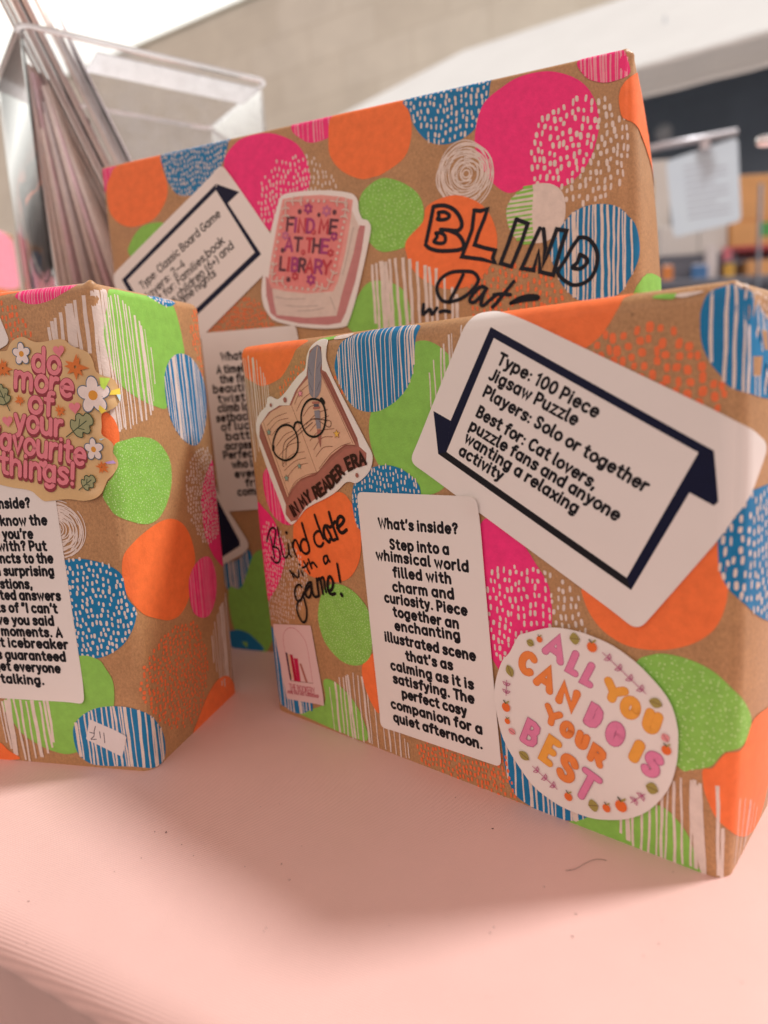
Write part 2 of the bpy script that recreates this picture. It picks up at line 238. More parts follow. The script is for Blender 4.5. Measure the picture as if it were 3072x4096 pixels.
class Sheet:
    """pieces of flat print in mm (u along the face, v up it), each at its own tiny height"""
    def __init__(s): s.pieces = []; s.mats = []
    def mi(s, m):
        if m not in s.mats: s.mats.append(m)
        return s.mats.index(m)
    def add(s, P, m, z):
        if len(P) > 2:
            if area(P) < 0: P = P[::-1]
            s.pieces.append((P, s.mi(m), z))
    def stroke(s, P, w, m, z, closed=False):
        for q in ribbon(P, w, closed): s.add(q, m, z)
    def build(s, name, surf, parent, skirts=(), lifts=()):
        bm = bmesh.new()
        for P, mi, z in s.pieces:
            vs_ = [bm.verts.new((p[0], p[1], z)) for p in P]
            try: f = bm.faces.new(vs_); f.material_index = mi
            except ValueError: pass
        us = [v.co.x for v in bm.verts]; vv = [v.co.y for v in bm.verts]
        xu = [l[0]+l[3]*k*.22 for l in lifts for k in range(-8, 9)]; xv = [l[1]+l[3]*k*.22 for l in lifts for k in range(-8, 9)]
        for ax, lines, lo, hi in ((0, surf.ulines+xu, min(us), max(us)), (1, surf.vlines+xv, min(vv), max(vv))):
            for c in lines:
                if lo < c < hi:
                    bmesh.ops.bisect_plane(bm, geom=bm.verts[:]+bm.edges[:]+bm.faces[:], dist=1e-5, plane_co=(c, 0, 0) if ax == 0 else (0, c, 0), plane_no=(1, 0, 0) if ax == 0 else (0, 1, 0))
        for P, mi, z, z0 in skirts:
            if area(P) < 0: P = P[::-1]
            Q = []
            for i in range(len(P)):
                a, b = P[i], P[(i+1) % len(P)]; n = max(1, int(math.hypot(b[0]-a[0], b[1]-a[1])/4))
                Q += [(a[0]+(b[0]-a[0])*k/n, a[1]+(b[1]-a[1])*k/n) for k in range(n)]
            T = [bm.verts.new((p[0], p[1], z)) for p in Q]; B = [bm.verts.new((p[0], p[1], z0)) for p in Q]
            for i in range(len(Q)):
                j = (i+1) % len(Q); bm.faces.new((B[i], B[j], T[j], T[i])).material_index = mi
        for v in bm.verts:
            z = v.co.z
            for (lu, lv, lh, lr) in lifts: z += lh*math.exp(-((v.co.x-lu)**2+(v.co.y-lv)**2)/lr**2)
            v.co = surf.P(v.co.x, v.co.y, z)
        return mesh_object(name, bm, s.mats, parent, smooth=True)

class Surface:
    """outside of a wrapped box unrolled to (u, v) in mm: u=0..W the front, then the right side; v=0..H up, then over the top"""
    def __init__(s, W, H, D, R, r, bf, bs, nib=1.5, ridges=(), taper=(0, 0)):
        s.taper = taper
        s.W, s.H, s.D, s.R, s.r, s.bf, s.bs, s.nib, s.ridges = W, H, D, R, r, bf, bs, nib, ridges
        n = 14; L = []
        for c in (-D, 0, W, W+D, 2*W+D): L += [c-R+2*R*i/n for i in range(n+1)]
        for a, b in ((-D+R, -R), (R, W-R), (W+R, W+D-R), (W+D+R, 2*W+D-R)):
            k = max(2, int((b-a)/7)); L += [a+(b-a)*i/k for i in range(1, k)]
        s.ulines = sorted(x for x in L if -D+1e-6 < x < 2*W+D-1e-6)
        V = [H-r+2*r*i/n for i in range(n+1)]; k = int((H-r)/7); V += [(H-r)*i/k for i in range(k)]
        s.vlines = sorted(V)
    def prof(s, u):
        W, D, R = s.W, s.D, s.R; per = 2*(W+D)
        u = (u+D) % per-D
        C = [(-D, (0, D), (0, 1), (-1, 0)), (0, (0, 0), (-1, 0), (0, -1)), (W, (W, 0), (0, -1), (1, 0)), (W+D, (W, D), (1, 0), (0, 1)), (2*W+D, (0, D), (0, 1), (-1, 0))]
        for c, pt, n1, n2 in C:
            if abs(u-c) < R:
                t = (u-(c-R))/(2*R)*math.pi/2; nx, ny = n1[0]*math.cos(t)+n2[0]*math.sin(t), n1[1]*math.cos(t)+n2[1]*math.sin(t)
                return pt[0]-R*(n1[0]+n2[0])+R*nx, pt[1]-R*(n1[1]+n2[1])+R*ny, nx, ny
        if u < 0: return 0, -u, -1, 0
        if u < W: return u, 0, 0, -1
        if u < W+D: return W, u-W, 1, 0
        return W-(u-W-D), D, 0, 1
    def P(s, u, v, off=0.0):
        x, y, nx, ny = s.prof(u); H, r = s.H, s.r
        if v <= H-r: ins, z, a = 0, v, 0
        elif v < H+r: a = (v-H+r)/(2*r)*math.pi/2; ins, z = r*(1-math.cos(a)), H-r+r*math.sin(a)
        else: a = math.pi/2; ins, z = r+min(v-H-r, max(0, s.R-r-.01)), H
        d = 0; tv = max(0, min(1, v/H))
        W, D = s.W, s.D
        if 0 < u < W: tu = u/W; d = s.bf*(4*tu*(1-tu))**.8*(4*tv*(1-tv))**.8
        elif W < u < W+D: tu = (u-W)/D; d = s.bs*(4*tu*(1-tu))**.8*(4*tv*(1-tv))**.8
        for (u0, v0, u1, v1, hgt, wd) in s.ridges:
            ex, ey = u1-u0, v1-v0; L2 = ex*ex+ey*ey; t = max(0, min(1, ((u-u0)*ex+(v-v0)*ey)/L2)); dd = math.hypot(u-u0-t*ex, v-v0-t*ey); d += hgt*math.exp(-(dd/wd)**2)
        g = s.nib*math.exp(-(((u-W)/3.2)**2+((v-H)/3.0)**2)) + .6*s.nib*math.exp(-((u/3.0)**2+((v-H)/3.0)**2))
        ca, sa = math.cos(a), math.sin(a)
        k = d*ca+off+g
        x -= (s.taper[0]+s.taper[1]*tv)*(1-x/W); x += -nx*ins+nx*ca*k; y += -ny*ins+ny*ca*k; z += sa*k+.7*g+(d*0 if a else 0)
        return Vector((x*.001, y*.001, z*.001))
    def skin(s, name, parent, mat_name='kraft'):
        bm = bmesh.new(); W, D = s.W, s.D
        U = [-D]+[u for u in s.ulines]; V = [0.0]+[v for v in s.vlines if v > 0]
        grid = [[bm.verts.new(s.P(u, v)) for u in U] for v in V]
        for A, B in zip(grid, grid[1:]):
            for i in range(len(U)): j = (i+1) % len(U); bm.faces.new((A[i], A[j], B[j], B[i])).smooth = True
        top = [bm.verts.new(v.co) for v in grid[-1]]; bm.faces.new(top)
        bm.faces.new([bm.verts.new(v.co) for v in grid[0]][::-1])
        me = bpy.data.meshes.new(name); bm.to_mesh(me); bm.free(); me.materials.append(MATS[mat_name]); o = bpy.data.objects.new(name, me); COL.objects.link(o); o.parent = parent
        return o

def draw_pattern(sh, els, z0, dz, rnd):
    """printed blobs: plain, striped, dashed, speckled, scribbled"""
    z = z0
    for t, m, m2, pts, p in els:
        P = catmull(pts, 5); xs = [q[0] for q in P]; ys = [q[1] for q in P]; x0, x1, y0, y1 = min(xs), max(xs), min(ys), max(ys)
        if m and t != 'lines' and t != 'hlines' and t != 'scrib': sh.add(P, m, z); z += dz
        if t in ('stripe', 'lines'):
            n = p['n']; w_ = p['w']; gaps = [rnd.uniform(.45, 1.6) for _ in range(n+1)]; sm = sum(gaps); x = x0
            for i in range(n):
                x += gaps[i]/sm*(x1-x0); cr = column_range(P, x)
                if not cr: continue
                a, b = cr; ww = w_*rnd.choice((.6, .8, .9, 1, 1, 1.2, 1.7)); sl = rnd.uniform(-.03, .03); k = max(3, int((b-a)/3.0)); Q = []
                if t == 'lines': a += rnd.uniform(-.6, .8); b -= rnd.uniform(-.6, .8)
                ph = rnd.uniform(0, 6)
                for j in range(k+1):
                    y = a+(b-a)*j/k; wq = min(ww, 1.0); Q.append((x+sl*(y-(a+b)/2)+.13*wq*math.sin(y*.35+ph)+rnd.uniform(-.06, .06)*wq, y))
                h = ww/2; Lf = []; Rt = []
                for j, q in enumerate(Q):
                    e = h+rnd.uniform(-.07, .07)*min(ww, 1.0); Lf.append((q[0]-e, q[1])); Rt.append((q[0]+e, q[1]))
                for j in range(k): sh.add([Lf[j], Rt[j], Rt[j+1], Lf[j+1]], m2, z)
            z += dz
        elif t == 'hlines':
            n = p['n']; y = y0
            for i in range(n):
                y = y0+(i+.5)/n*(y1-y0); cr = column_range(P, y, 1)
                if cr and cr[1]-cr[0] > 1:
                    h = p['w']*rnd.uniform(.3, .55); a, b = cr; tl = rnd.uniform(-.5, .5); sh.add([(a, y-h), (b, y-h+tl), (b, y+h+tl), (a, y+h)], m2, z)
            z += dz
        elif t == 'dash':
            w_, h_, sx, sy = p['d']; ph = rnd.uniform(0, 6); y = y0-1
            while y < y1+1:
                x = x0+rnd.uniform(0, sx)
                while x < x1:
                    yy = y+.35*sy*math.sin(x*.33+ph)+rnd.uniform(-.22, .22)*sy; xx = x+rnd.uniform(-.2, .2)*sx
                    if inside(P, xx, yy) and rnd.random() > .05:
                        a = w_/2*rnd.uniform(.75, 1.2); b = h_/2*rnd.uniform(.7, 1.2); tl = rnd.uniform(-.12, .12)
                        sh.add([(xx+a*cx+tl*b*cy, yy+b*cy) for cx, cy in ((-.4, -1), (.4, -1), (.85, -.75), (1, -.3), (1, .35), (.8, .8), (.35, 1), (-.4, 1), (-.85, .75), (-1, .3), (-1, -.35), (-.8, -.78))], m2, z)
                    x += sx*rnd.uniform(.82, 1.2)
                y += sy
            z += dz
        elif t == 'speck':
            s_, r_ = p['s'], p['r']; y = y0
            while y < y1:
                x = x0
                while x < x1:
                    xx, yy = x+rnd.uniform(-.4, .4)*s_, y+rnd.uniform(-.4, .4)*s_
                    if inside(P, xx, yy):
                        a = r_*rnd.uniform(.6, 1.15); sh.add([(xx+a*math.cos(k*math.pi/3), yy+a*math.sin(k*math.pi/3)) for k in range(6)], m2, z)
                    x += s_*rnd.uniform(.85, 1.15)
                y += s_*.9
            z += dz
        elif t == 'scrib':
            cx, cy = (x0+x1)/2, (y0+y1)/2; rx, ry = (x1-x0)/2, (y1-y0)/2
            for k in range(26):
                f = .12+.88*(k/25)**.75; ox, oy = rnd.uniform(-.09, .09), rnd.uniform(-.09, .09); a0 = rnd.uniform(0, 6); sq = rnd.uniform(.88, 1.08)
                Q = [(cx+rx*(ox+f*.93*sq*math.cos(a0+i*2*math.pi/40)), cy+ry*(oy+f*.93/sq*math.sin(a0+i*2*math.pi/40))) for i in range(rnd.randint(28, 41))]
                sh.stroke(Q, .55*rnd.uniform(.7, 1.3), m2, z+k*.0015)
            z += dz+.04
    return z
def flower(c, r, n=5, depth=.36, steps=50, rot=.3): return [(c[0]+r*(1-depth+depth*abs(math.cos(n*(a)/2)))*math.cos(a+rot)*.92, c[1]+r*(1-depth+depth*abs(math.cos(n*a/2)))*math.sin(a+rot)) for a in [2*math.pi*i/steps for i in range(steps)]]
def draw_art(sh, art, z, rnd):
    for e in art:
        t = e[0]; z += .006
        if t == 'txt':
            for i, st in enumerate(text_strokes(e[1], e[2], e[3], e[4], e[5])): sh.stroke(st, e[5], e[6], z+(i % 5)*.002)
            z += .004
        elif t == 'ctxt':
            path = catmull(e[2], 10, False); k, wd, m = e[3], e[4], e[5]; cum = [0]
            for a, b in zip(path, path[1:]): cum.append(cum[-1]+math.hypot(b[0]-a[0], b[1]-a[1]))
            s = e[1]; tr = .9; Wt = sum(GL[c][0]+tr for c in s)-.8-tr; x = 0; n = 0
            for c in s:
                mid = (x+GL[c][0]/2)/Wt*cum[-1]; i = max(0, min(len(path)-2, next((j for j in range(len(cum)-1) if cum[j+1] >= mid), len(cum)-2)))
                d = Vector((path[i+1][0]-path[i][0], path[i+1][1]-path[i][1])); f = (mid-cum[i])/d.length; d.normalize(); nn = Vector((-d.y, d.x)); o = Vector(path[i])+d*f*(cum[i+1]-cum[i]); sx = cum[-1]/Wt
                for st in GL[c][1]: sh.stroke([tuple(o+d*((p[0]-GL[c][0]/2)*sx)+nn*p[1]*k) for p in st], wd, m, z+(n % 4)*.002); n += 1
                x += GL[c][0]+tr
        elif t == 'btxt':
            _, s, a, b, k, wd, m, m2, e_ = e; sts = text_strokes(s, a, b, k, wd); q = 0
            for dy in (-1.1, -.7, -.35, 0):
                for st in sts: sh.stroke([(p[0], p[1]+dy) for p in st], wd+.5, m2, z+q*.0005); q += 1
                z += .01
            z += q*.0005+.01
            for i, st in enumerate(sts): sh.stroke(st, wd, m, z+i*.0006)
            z += .02
        elif t == 'glyph':
            _, c, a, b, d, wd, m, m2, e_ = e; a, b, d = Vector(a), Vector(b), Vector(d); ex, ey = b-a, d-a; gw = max(p[0] for st in GL[c][1] for p in st); g0 = min(p[0] for st in GL[c][1] for p in st); gh = max(p[1] for st in GL[c][1] for p in st)
            mx_, my_ = min(.42, wd/2/ex.length), min(.42, wd/2/ey.length); sts = []
            for st in GL[c][1]: sts.append([tuple(a+ex*(mx_+(1-2*mx_)*((p[0]-g0)/(gw-g0) if gw > g0+.1 else .5))+ey*(my_+(1-2*my_)*p[1]/gh)) for p in st])
            if c in 'COSUDBRAY': sts = [catmull(st, 3, False) if c in 'SU' else st for st in sts]
            for i, st in enumerate(sts): sh.stroke(st, wd+e_*.5, m2, z+i*.001)
            for i, st in enumerate(sts): sh.stroke(st, wd-e_*.5, m, z+.008+i*.001)
            z += .012
        elif t == 'poly': sh.add(catmull(e[2], 5) if e[3] else e[2], e[1], z)
        elif t == 'line':
            P = catmull(e[3], 6, False) if e[4] and len(e[3]) > 2 else e[3]
            sh.stroke(P, e[2], e[1], z)
        elif t == 'ring': sh.stroke(catmull(e[3], 5), e[2], e[1], z, True)
        elif t == 'star':
            c, r = e[3], e[2]; Q = [(c[0]+rr*math.cos(a), c[1]+rr*math.sin(a)) for i in range(10) for rr, a in [((r if i % 2 == 0 else r*.45), math.pi/2+i*math.pi/5)]]
            sh.add(Q, e[1], z); sh.stroke(Q, .18, 'brown', z+.003, True)
        elif t == 'dot': c, r = e[3], e[2]; sh.add([(c[0]+r*math.cos(i*.5236), c[1]+r*1.1*math.sin(i*.5236)) for i in range(12)], e[1], z)
        elif t == 'leaf':
            a, b = Vector(e[4][0]), Vector(e[4][1]); d = b-a; n = Vector((-d.y, d.x)).normalized()*e[3]*1.3
            Q = [tuple(a+d*s+n*math.sin(math.pi*s)**.8) for s in [i/8 for i in range(9)]]+[tuple(a+d*s-n*math.sin(math.pi*s)**.8) for s in [i/8 for i in range(7, 0, -1)]]
            sh.add(Q, e[1], z); sh.stroke([tuple(a+d*.1), tuple(b)], .18, 'brown2', z+.003)
        elif t == 'fruit':
            c, r = e[3], e[2]; sh.add([(c[0]+r*math.cos(i*.45), c[1]+r*1.05*math.sin(i*.45)) for i in range(14)], e[1], z); sh.stroke([(c[0], c[1]+r*.9), (c[0]+r*.7, c[1]+r*1.5)], r*.32, 'olive', z+.003); sh.stroke([(c[0], c[1]+r*.9), (c[0]-r*.5, c[1]+r*1.45)], r*.25, 'oakline', z+.004)
        elif t in ('sprig', 'sprig2'):
            a, b = Vector(e[2][0]), Vector(e[2][1]); d = b-a; L = d.length; n = Vector((-d.y, d.x)).normalized(); d.normalize(); k = max(2, int(L/3.6)); wl = .3 if t == 'sprig' else .75
            sh.stroke([tuple(a), tuple(b)], wl*.9, e[1], z)
            for i in range(k):
                o = a+d*(L*(i+.7)/k)
                for sg in (-1, 1):
                    if t == 'sprig': sh.stroke([tuple(o), tuple(o+(d*-1.3+n*sg*.55)*.9), tuple(o+(d*-1.2+n*sg*1.5)*1.0), tuple(o+(d*-.4+n*sg*1.2)*.8), tuple(o)], wl, e[1], z+.002+.001*(i % 3))
                    else: sh.stroke([tuple(o), tuple(o+d*1.2+n*sg*2.0)], wl, e[1], z+.002+.001*(i % 3))
        elif t == 'flower': sh.add(flower(e[3], e[2], 6, .4), e[1], z); sh.add(flower(e[3], e[2]*.3, 6, .1), 'rose4', z+.003)
        elif t == 'daisy':
            c, r = e[2], e[1]; P = flower(c, r, 5, .45); sh.add(flower(c, r+.45, 5, .40), 'daisyblue', z); sh.add(P, 'daisy', z+.004); sh.add([(c[0]+r*.27*math.cos(i*.5236), c[1]+r*.27*math.sin(i*.5236)) for i in range(12)], 'daisyeye', z+.008); z += .01
        elif t == 'splat':
            c, r = e[3], e[2]
            for i in range(8):
                a = i*math.pi/4+rnd.uniform(-.25, .25); rr = r*rnd.uniform(.75, 1.1); sh.add([(c[0]+.28*r*math.cos(a-1.2), c[1]+.28*r*math.sin(a-1.2)), (c[0]+rr*math.cos(a), c[1]+rr*math.sin(a)), (c[0]+.28*r*math.cos(a+1.2), c[1]+.28*r*math.sin(a+1.2))], e[1], z+i*.001)
            z += .01
        elif t == 'heart':
            c, r = e[3], e[2]; Q = [(c[0]+r*.062*16*math.sin(a)**3, c[1]+r*.062*(13*math.cos(a)-5*math.cos(2*a)-2*math.cos(3*a)-math.cos(4*a))) for a in [2*math.pi*i/24 for i in range(24)]]; sh.add(Q, e[1], z)
        elif t == 'oak':
            a, b = Vector(e[1][0]), Vector(e[1][1]); d = b-a; L = d.length; n = Vector((-d.y, d.x)).normalized()*L*.30
            prof = [(.28, 0), (.30, .55), (.42, .95), (.52, .62), (.62, 1.0), (.74, .95), (.80, .55), (.92, .6), (1.0, .25), (1.0, 0)]
            Q = [tuple(a+d*s+n*q) for s, q in prof]+[tuple(a+d*s-n*q) for s, q in prof[::-1][1:-1]]; Q = catmull(Q, 4)
            sh.add(Q, 'oak', z); sh.stroke(Q, .4, 'oakline', z+.004, True); sh.stroke([tuple(a), tuple(a+d*.8)], .42, 'oakline', z+.006); sh.stroke([tuple(a+d*.5), tuple(a+d*.66+n*.5)], .34, 'oakline', z+.008); sh.stroke([tuple(a+d*.45), tuple(a+d*.6-n*.5)], .34, 'oakline', z+.010)
    return z
def sticker(name, key, surf, parent, z0, thick, label=None, lift=(), seed=1):
    d = DATA[key]; P = catmull(d['out'], 4) if d['smooth'] else rounded(d['out'], max(.3, d['r'])); sh = Sheet(); sh.mi(d['mat'])
    sh.add(P, d['mat'], z0+thick); draw_art(sh, d['art'], z0+thick+.004, random.Random(seed))
    o = sh.build(name, surf, parent, [(P, 0, z0+thick, z0+.02 if lift else max(.02, z0-.12))], [(d['out'][i][0], d['out'][i][1], h, r) for i, h, r in lift])
    if label: o['label'] = label
    return o
def parcel(name, key, label, group, surf, els=None, hand=True):
    d = DATA[key]; root = thing(name, label, 'gift parcel', d['o'], math.radians(d['yaw']), group)
    surf.skin('wrapping_paper', root)
    sh = Sheet(); z = draw_pattern(sh, d['pattern'], .02, .007, random.Random(len(key)+ord(key[0])))
    sh.build('printed_pattern', surf, root)
    if d['hand']:
        hs = Sheet(); draw_art(hs, d['hand'], z+.01, random.Random(3)); h = hs.build('handwriting', surf, root); z += .2
    return root, z
DATA = {}
DATA['FR'] = dict(o=[-0.05922,0.33205,0.0],yaw=-41.426,W=0.21102,H=0.1795,D=0.055)
DATA['FR']['pattern'] = [
  ['solid','orange','',[[1.74,176.3],[3.08,181.2],[11.6,182.7],[27.0,183.5],[45.5,180.4],[40.2,175.3],[36.3,170.4],[29.6,164.1],[22.3,161.5],[15.97,160.6],[10.96,162.1],[4.06,165.9],[2.3,171.6]],{}],
  ['lines','','white',[[3.32,172.4],[10.43,174.3],[16.17,169.0],[19.54,160.9],[21.0,155.4],[15.86,143.2],[7.8,128.7],[3.92,126.0],[0.82,140.2],[0.55,156.2]],{'n': 13,'w': 0.5}],
  ['dash','','orange',[[26.9,155.8],[28.6,161.1],[37.3,167.6],[45.2,169.9],[54.6,168.1],[63.7,160.3],[65.5,156.4],[60.0,148.3],[35.6,148.9]],{'d': [0.8,1.7,2.0,2.6]}],
  ['solid','green','',[[103.6,172.4],[113.7,169.9],[121.0,160.9],[122.0,144.5],[118.1,127.7],[112.4,118.0],[101.5,115.1],[88.2,119.6],[80.1,129.6],[78.3,141.7],[83.0,152.6],[92.1,164.5]],{}],
  ['lines','','white',[[121.7,176.2],[116.8,172.1],[110.5,163.9],[107.6,157.7],[107.9,147.9],[123.7,147.5],[125.3,175.8]],{'n': 7,'w': 0.7}],
  ['stripe','blue','white',[[104.4,180.0],[103.2,172.1],[101.9,163.2],[98.8,156.4],[92.5,151.0],[84.1,147.6],[76.3,147.6],[70.1,150.2],[65.5,156.4],[62.5,162.6],[62.3,168.1],[67.0,176.4],[74.7,180.4],[85.2,182.4],[95.1,182.2]],{'n': 24,'w': 0.55}],
  ['solid','orange','',[[136.1,184.1],[158.2,186.6],[181.4,185.0],[178.8,180.3],[177.9,176.0],[174.8,170.6],[170.7,166.4],[163.6,163.6],[150.1,166.8],[140.7,174.9]],{}],
  ['dash','','orange2',[[172.1,167.6],[178.8,169.5],[186.5,169.7],[196.2,165.9],[203.2,159.2],[207.8,151.1],[208.6,142.6],[207.5,138.9],[197.7,139.0],[178.7,148.6],[168.6,163.9]],{'d': [1.9,2.8,3.2,3.4]}],
  ['stripe','blue','white',[[208.7,179.2],[205.4,179.1],[202.5,177.6],[200.9,173.3],[200.4,170.1],[200.9,163.3],[203.2,157.7],[206.0,153.9],[209.6,150.4],[219.8,147.8],[232.6,146.3],[239.3,147.0],[240.2,152.3],[238.3,164.8],[224.4,172.4],[212.8,176.9]],{'n': 11,'w': 0.9}],
  ['solid','green','',[[233.2,146.3],[240.9,146.2],[253.1,142.6],[242.1,137.5],[237.0,137.5],[232.4,142.5]],{}],
  ['solid','orange','',[[201.1,110.7],[205.9,107.8],[208.7,101.6],[209.4,94.5],[209.9,94.5],[209.5,89.2],[206.9,82.3],[201.7,76.4],[194.7,72.5],[187.2,70.6],[179.5,70.8],[172.6,74.2],[167.8,80.0],[165.5,86.9],[167.5,88.4],[171.4,100.1],[185.4,108.6]],{}],
  ['dash','blue','white',[[233.8,121.7],[210.8,120.4],[207.0,113.8],[206.3,105.3],[209.1,94.5],[223.4,82.6],[245.8,74.0],[251.5,73.1],[248.1,96.6],[244.8,118.8]],{'d': [1.1,2.3,2.7,3.3]}],
  ['solid','pink','',[[129.8,107.9],[136.2,105.9],[144.2,100.8],[149.3,94.0],[154.2,85.7],[154.7,72.5],[151.8,60.1],[144.2,49.8],[133.9,50.9],[125.8,67.2],[123.2,93.5]],{}],
  ['dash','','white',[[131.1,88.3],[140.3,91.7],[150.9,92.6],[160.9,89.0],[166.4,81.1],[167.9,73.4],[162.1,62.4],[149.9,56.3],[135.0,54.7],[127.8,67.6]],{'d': [1.0,2.1,2.2,3.1]}],
  ['speck','green','lgreen',[[183.4,65.7],[187.8,69.0],[192.1,70.3],[198.3,70.1],[204.8,68.2],[210.1,64.5],[217.5,56.7],[222.1,49.7],[218.8,44.1],[210.2,42.1],[205.9,37.2],[200.3,34.2],[196.7,33.5],[187.9,42.2],[182.3,55.8]],{'r': 0.34,'s': 1.9}],
  ['solid','orange','',[[224.2,49.4],[239.1,47.7],[250.9,44.9],[256.2,31.4],[257.1,26.8],[256.3,15.16],[252.9,7.74],[248.2,2.63],[240.9,2.06],[228.7,6.22],[217.2,12.94],[209.6,18.73],[207.1,21.5],[204.7,26.2],[203.7,30.1],[203.5,35.3],[206.3,36.7],[210.6,41.8],[217.7,42.8]],{}],
  ['solid','green','',[[158.1,-0.65],[170.0,7.42],[182.2,16.0],[188.0,18.16],[192.5,17.98],[196.9,14.73],[200.2,9.89],[202.4,2.19],[203.5,-2.27],[188.1,-4.17],[156.7,-3.3]],{}],
  ['lines','','white',[[176.2,5.21],[182.2,14.08],[188.0,21.3],[195.6,29.6],[198.8,30.1],[203.5,30.5],[205.8,12.27],[205.6,0.52],[199.2,0.15],[188.1,-0.94],[182.2,-0.2]],{'n': 13,'w': 0.9}],
  ['solid','white','',[[200.5,29.6],[201.9,29.6],[203.1,29.7],[203.6,23.6],[204.3,13.06],[205.1,0.52],[204.1,-0.23],[203.0,1.5],[202.1,6.64],[201.0,11.17],[200.4,19.69]],{}],
  ['lines','','white',[[207.2,29.2],[209.4,29.2],[210.5,15.62],[211.1,0.74],[209.3,0.81],[207.4,0.74],[206.9,14.14]],{'n': 2,'w': 1.4}],
  ['lines','','white',[[215.1,25.6],[227.2,19.94],[237.6,13.2],[240.6,5.22],[229.1,2.88],[222.0,-0.1],[217.2,4.18]],{'n': 6,'w': 0.6}],
  ['stripe','blue','white',[[132.7,30.6],[135.6,28.0],[150.8,34.5],[163.9,28.5],[167.5,9.8],[166.8,5.5],[160.8,1.12],[152.6,-0.71],[144.1,0.28],[137.5,2.89],[134.4,9.74],[133.0,20.1]],{'n': 15,'w': 0.8}],
  ['dash','','orange2',[[92.3,9.58],[100.9,14.28],[119.3,22.7],[132.5,19.16],[137.1,9.36],[138.2,-0.63],[124.4,-0.49],[109.2,0.54],[93.3,1.6]],{'d': [1.0,1.8,1.9,2.5]}],
  ['solid','green','',[[15.91,2.44],[36.8,12.27],[38.2,24.1],[44.9,25.7],[54.7,21.0],[60.9,13.18],[62.7,1.85],[46.2,0.93],[18.27,2.22]],{}],
  ['lines','','white',[[39.1,13.72],[42.3,21.9],[49.4,28.4],[60.0,32.9],[66.7,31.0],[77.5,15.5],[86.0,8.93],[89.0,1.18],[76.1,0.51],[61.6,0.72],[46.1,0.51],[40.0,3.26]],{'n': 17,'w': 0.75}],
  ['solid','orange','',[[64.0,37.2],[69.9,43.8],[73.7,43.9],[75.0,28.5],[72.1,17.81],[68.5,19.91],[64.5,28.1]],{}],
  ['speck','green','lgreen',[[39.2,57.1],[42.5,66.2],[48.3,71.7],[56.5,72.9],[64.0,70.3],[70.1,64.6],[71.2,57.5],[70.5,45.5],[65.6,39.1],[58.4,36.4],[50.4,37.3],[42.7,42.8],[39.4,50.0]],{'r': 0.25,'s': 1.25}],
  ['solid','orange','',[[59.2,114.1],[65.5,110.2],[69.4,103.4],[69.8,93.5],[67.5,84.6],[61.9,77.4],[54.7,74.1],[44.4,73.5],[34.0,75.2],[28.4,83.1],[27.5,92.4],[30.9,101.2],[43.8,109.6]],{}],
  ['dash','blue','white',[[68.1,117.8],[73.9,123.1],[82.1,125.8],[90.3,125.8],[97.4,122.8],[102.2,117.2],[98.9,107.9],[84.5,98.5],[69.9,98.3],[66.4,108.5]],{'d': [0.7,1.8,1.9,2.5]}],
  ['stripe','pink','lpink',[[10.04,118.5],[13.66,123.1],[21.6,125.8],[29.6,118.6],[31.5,106.2],[28.5,97.8],[21.1,97.2],[14.1,101.2],[10.45,108.8]],{'n': 11,'w': 0.35}],
  ['solid','pink','',[[3.28,105.4],[8.41,103.5],[14.71,98.4],[18.33,91.5],[20.8,84.6],[18.28,75.5],[13.57,67.6],[7.75,60.9],[3.13,57.3],[1.84,70.1],[2.06,86.7]],{}],
  ['dash','','white',[[5.49,92.8],[14.34,95.9],[22.7,90.4],[29.9,85.6],[34.3,77.5],[32.8,66.3],[24.2,52.9],[16.61,48.3],[4.34,46.9],[3.08,58.5]],{'d': [0.6,1.7,1.6,2.3]}],
  ['stripe','blue','white',[[3.66,42.4],[6.39,43.6],[25.9,41.4],[28.9,10.01],[25.8,6.11],[20.6,3.16],[15.08,2.02],[9.69,2.94],[4.46,5.53],[3.46,21.2]],{'n': 10,'w': 0.8}],
  ['solid','green','',[[187.3,178.2],[188.8,179.2],[193.7,178.6],[193.9,177.3],[192.7,176.5],[188.9,177.4]],{}],
  ['solid','white','',[[193.7,177.3],[194.6,178.4],[200.5,178.2],[200.2,177.4],[196.1,176.6]],{}],
  ['solid','green','',[[52.4,177.9],[53.9,179.6],[62.5,180.3],[61.5,178.3],[56.3,178.0]],{}],
  ['solid','white','',[[61.9,178.2],[62.9,180.1],[71.5,180.7],[69.7,178.1],[64.7,177.7]],{}],
  ['dash','','white',[[211.4,177.6],[223.7,177.7],[235.2,175.9],[237.5,171.0],[234.5,168.8],[226.2,170.5],[216.6,174.8]],{'d': [0.8,1.5,2.0,2.6]}],
]
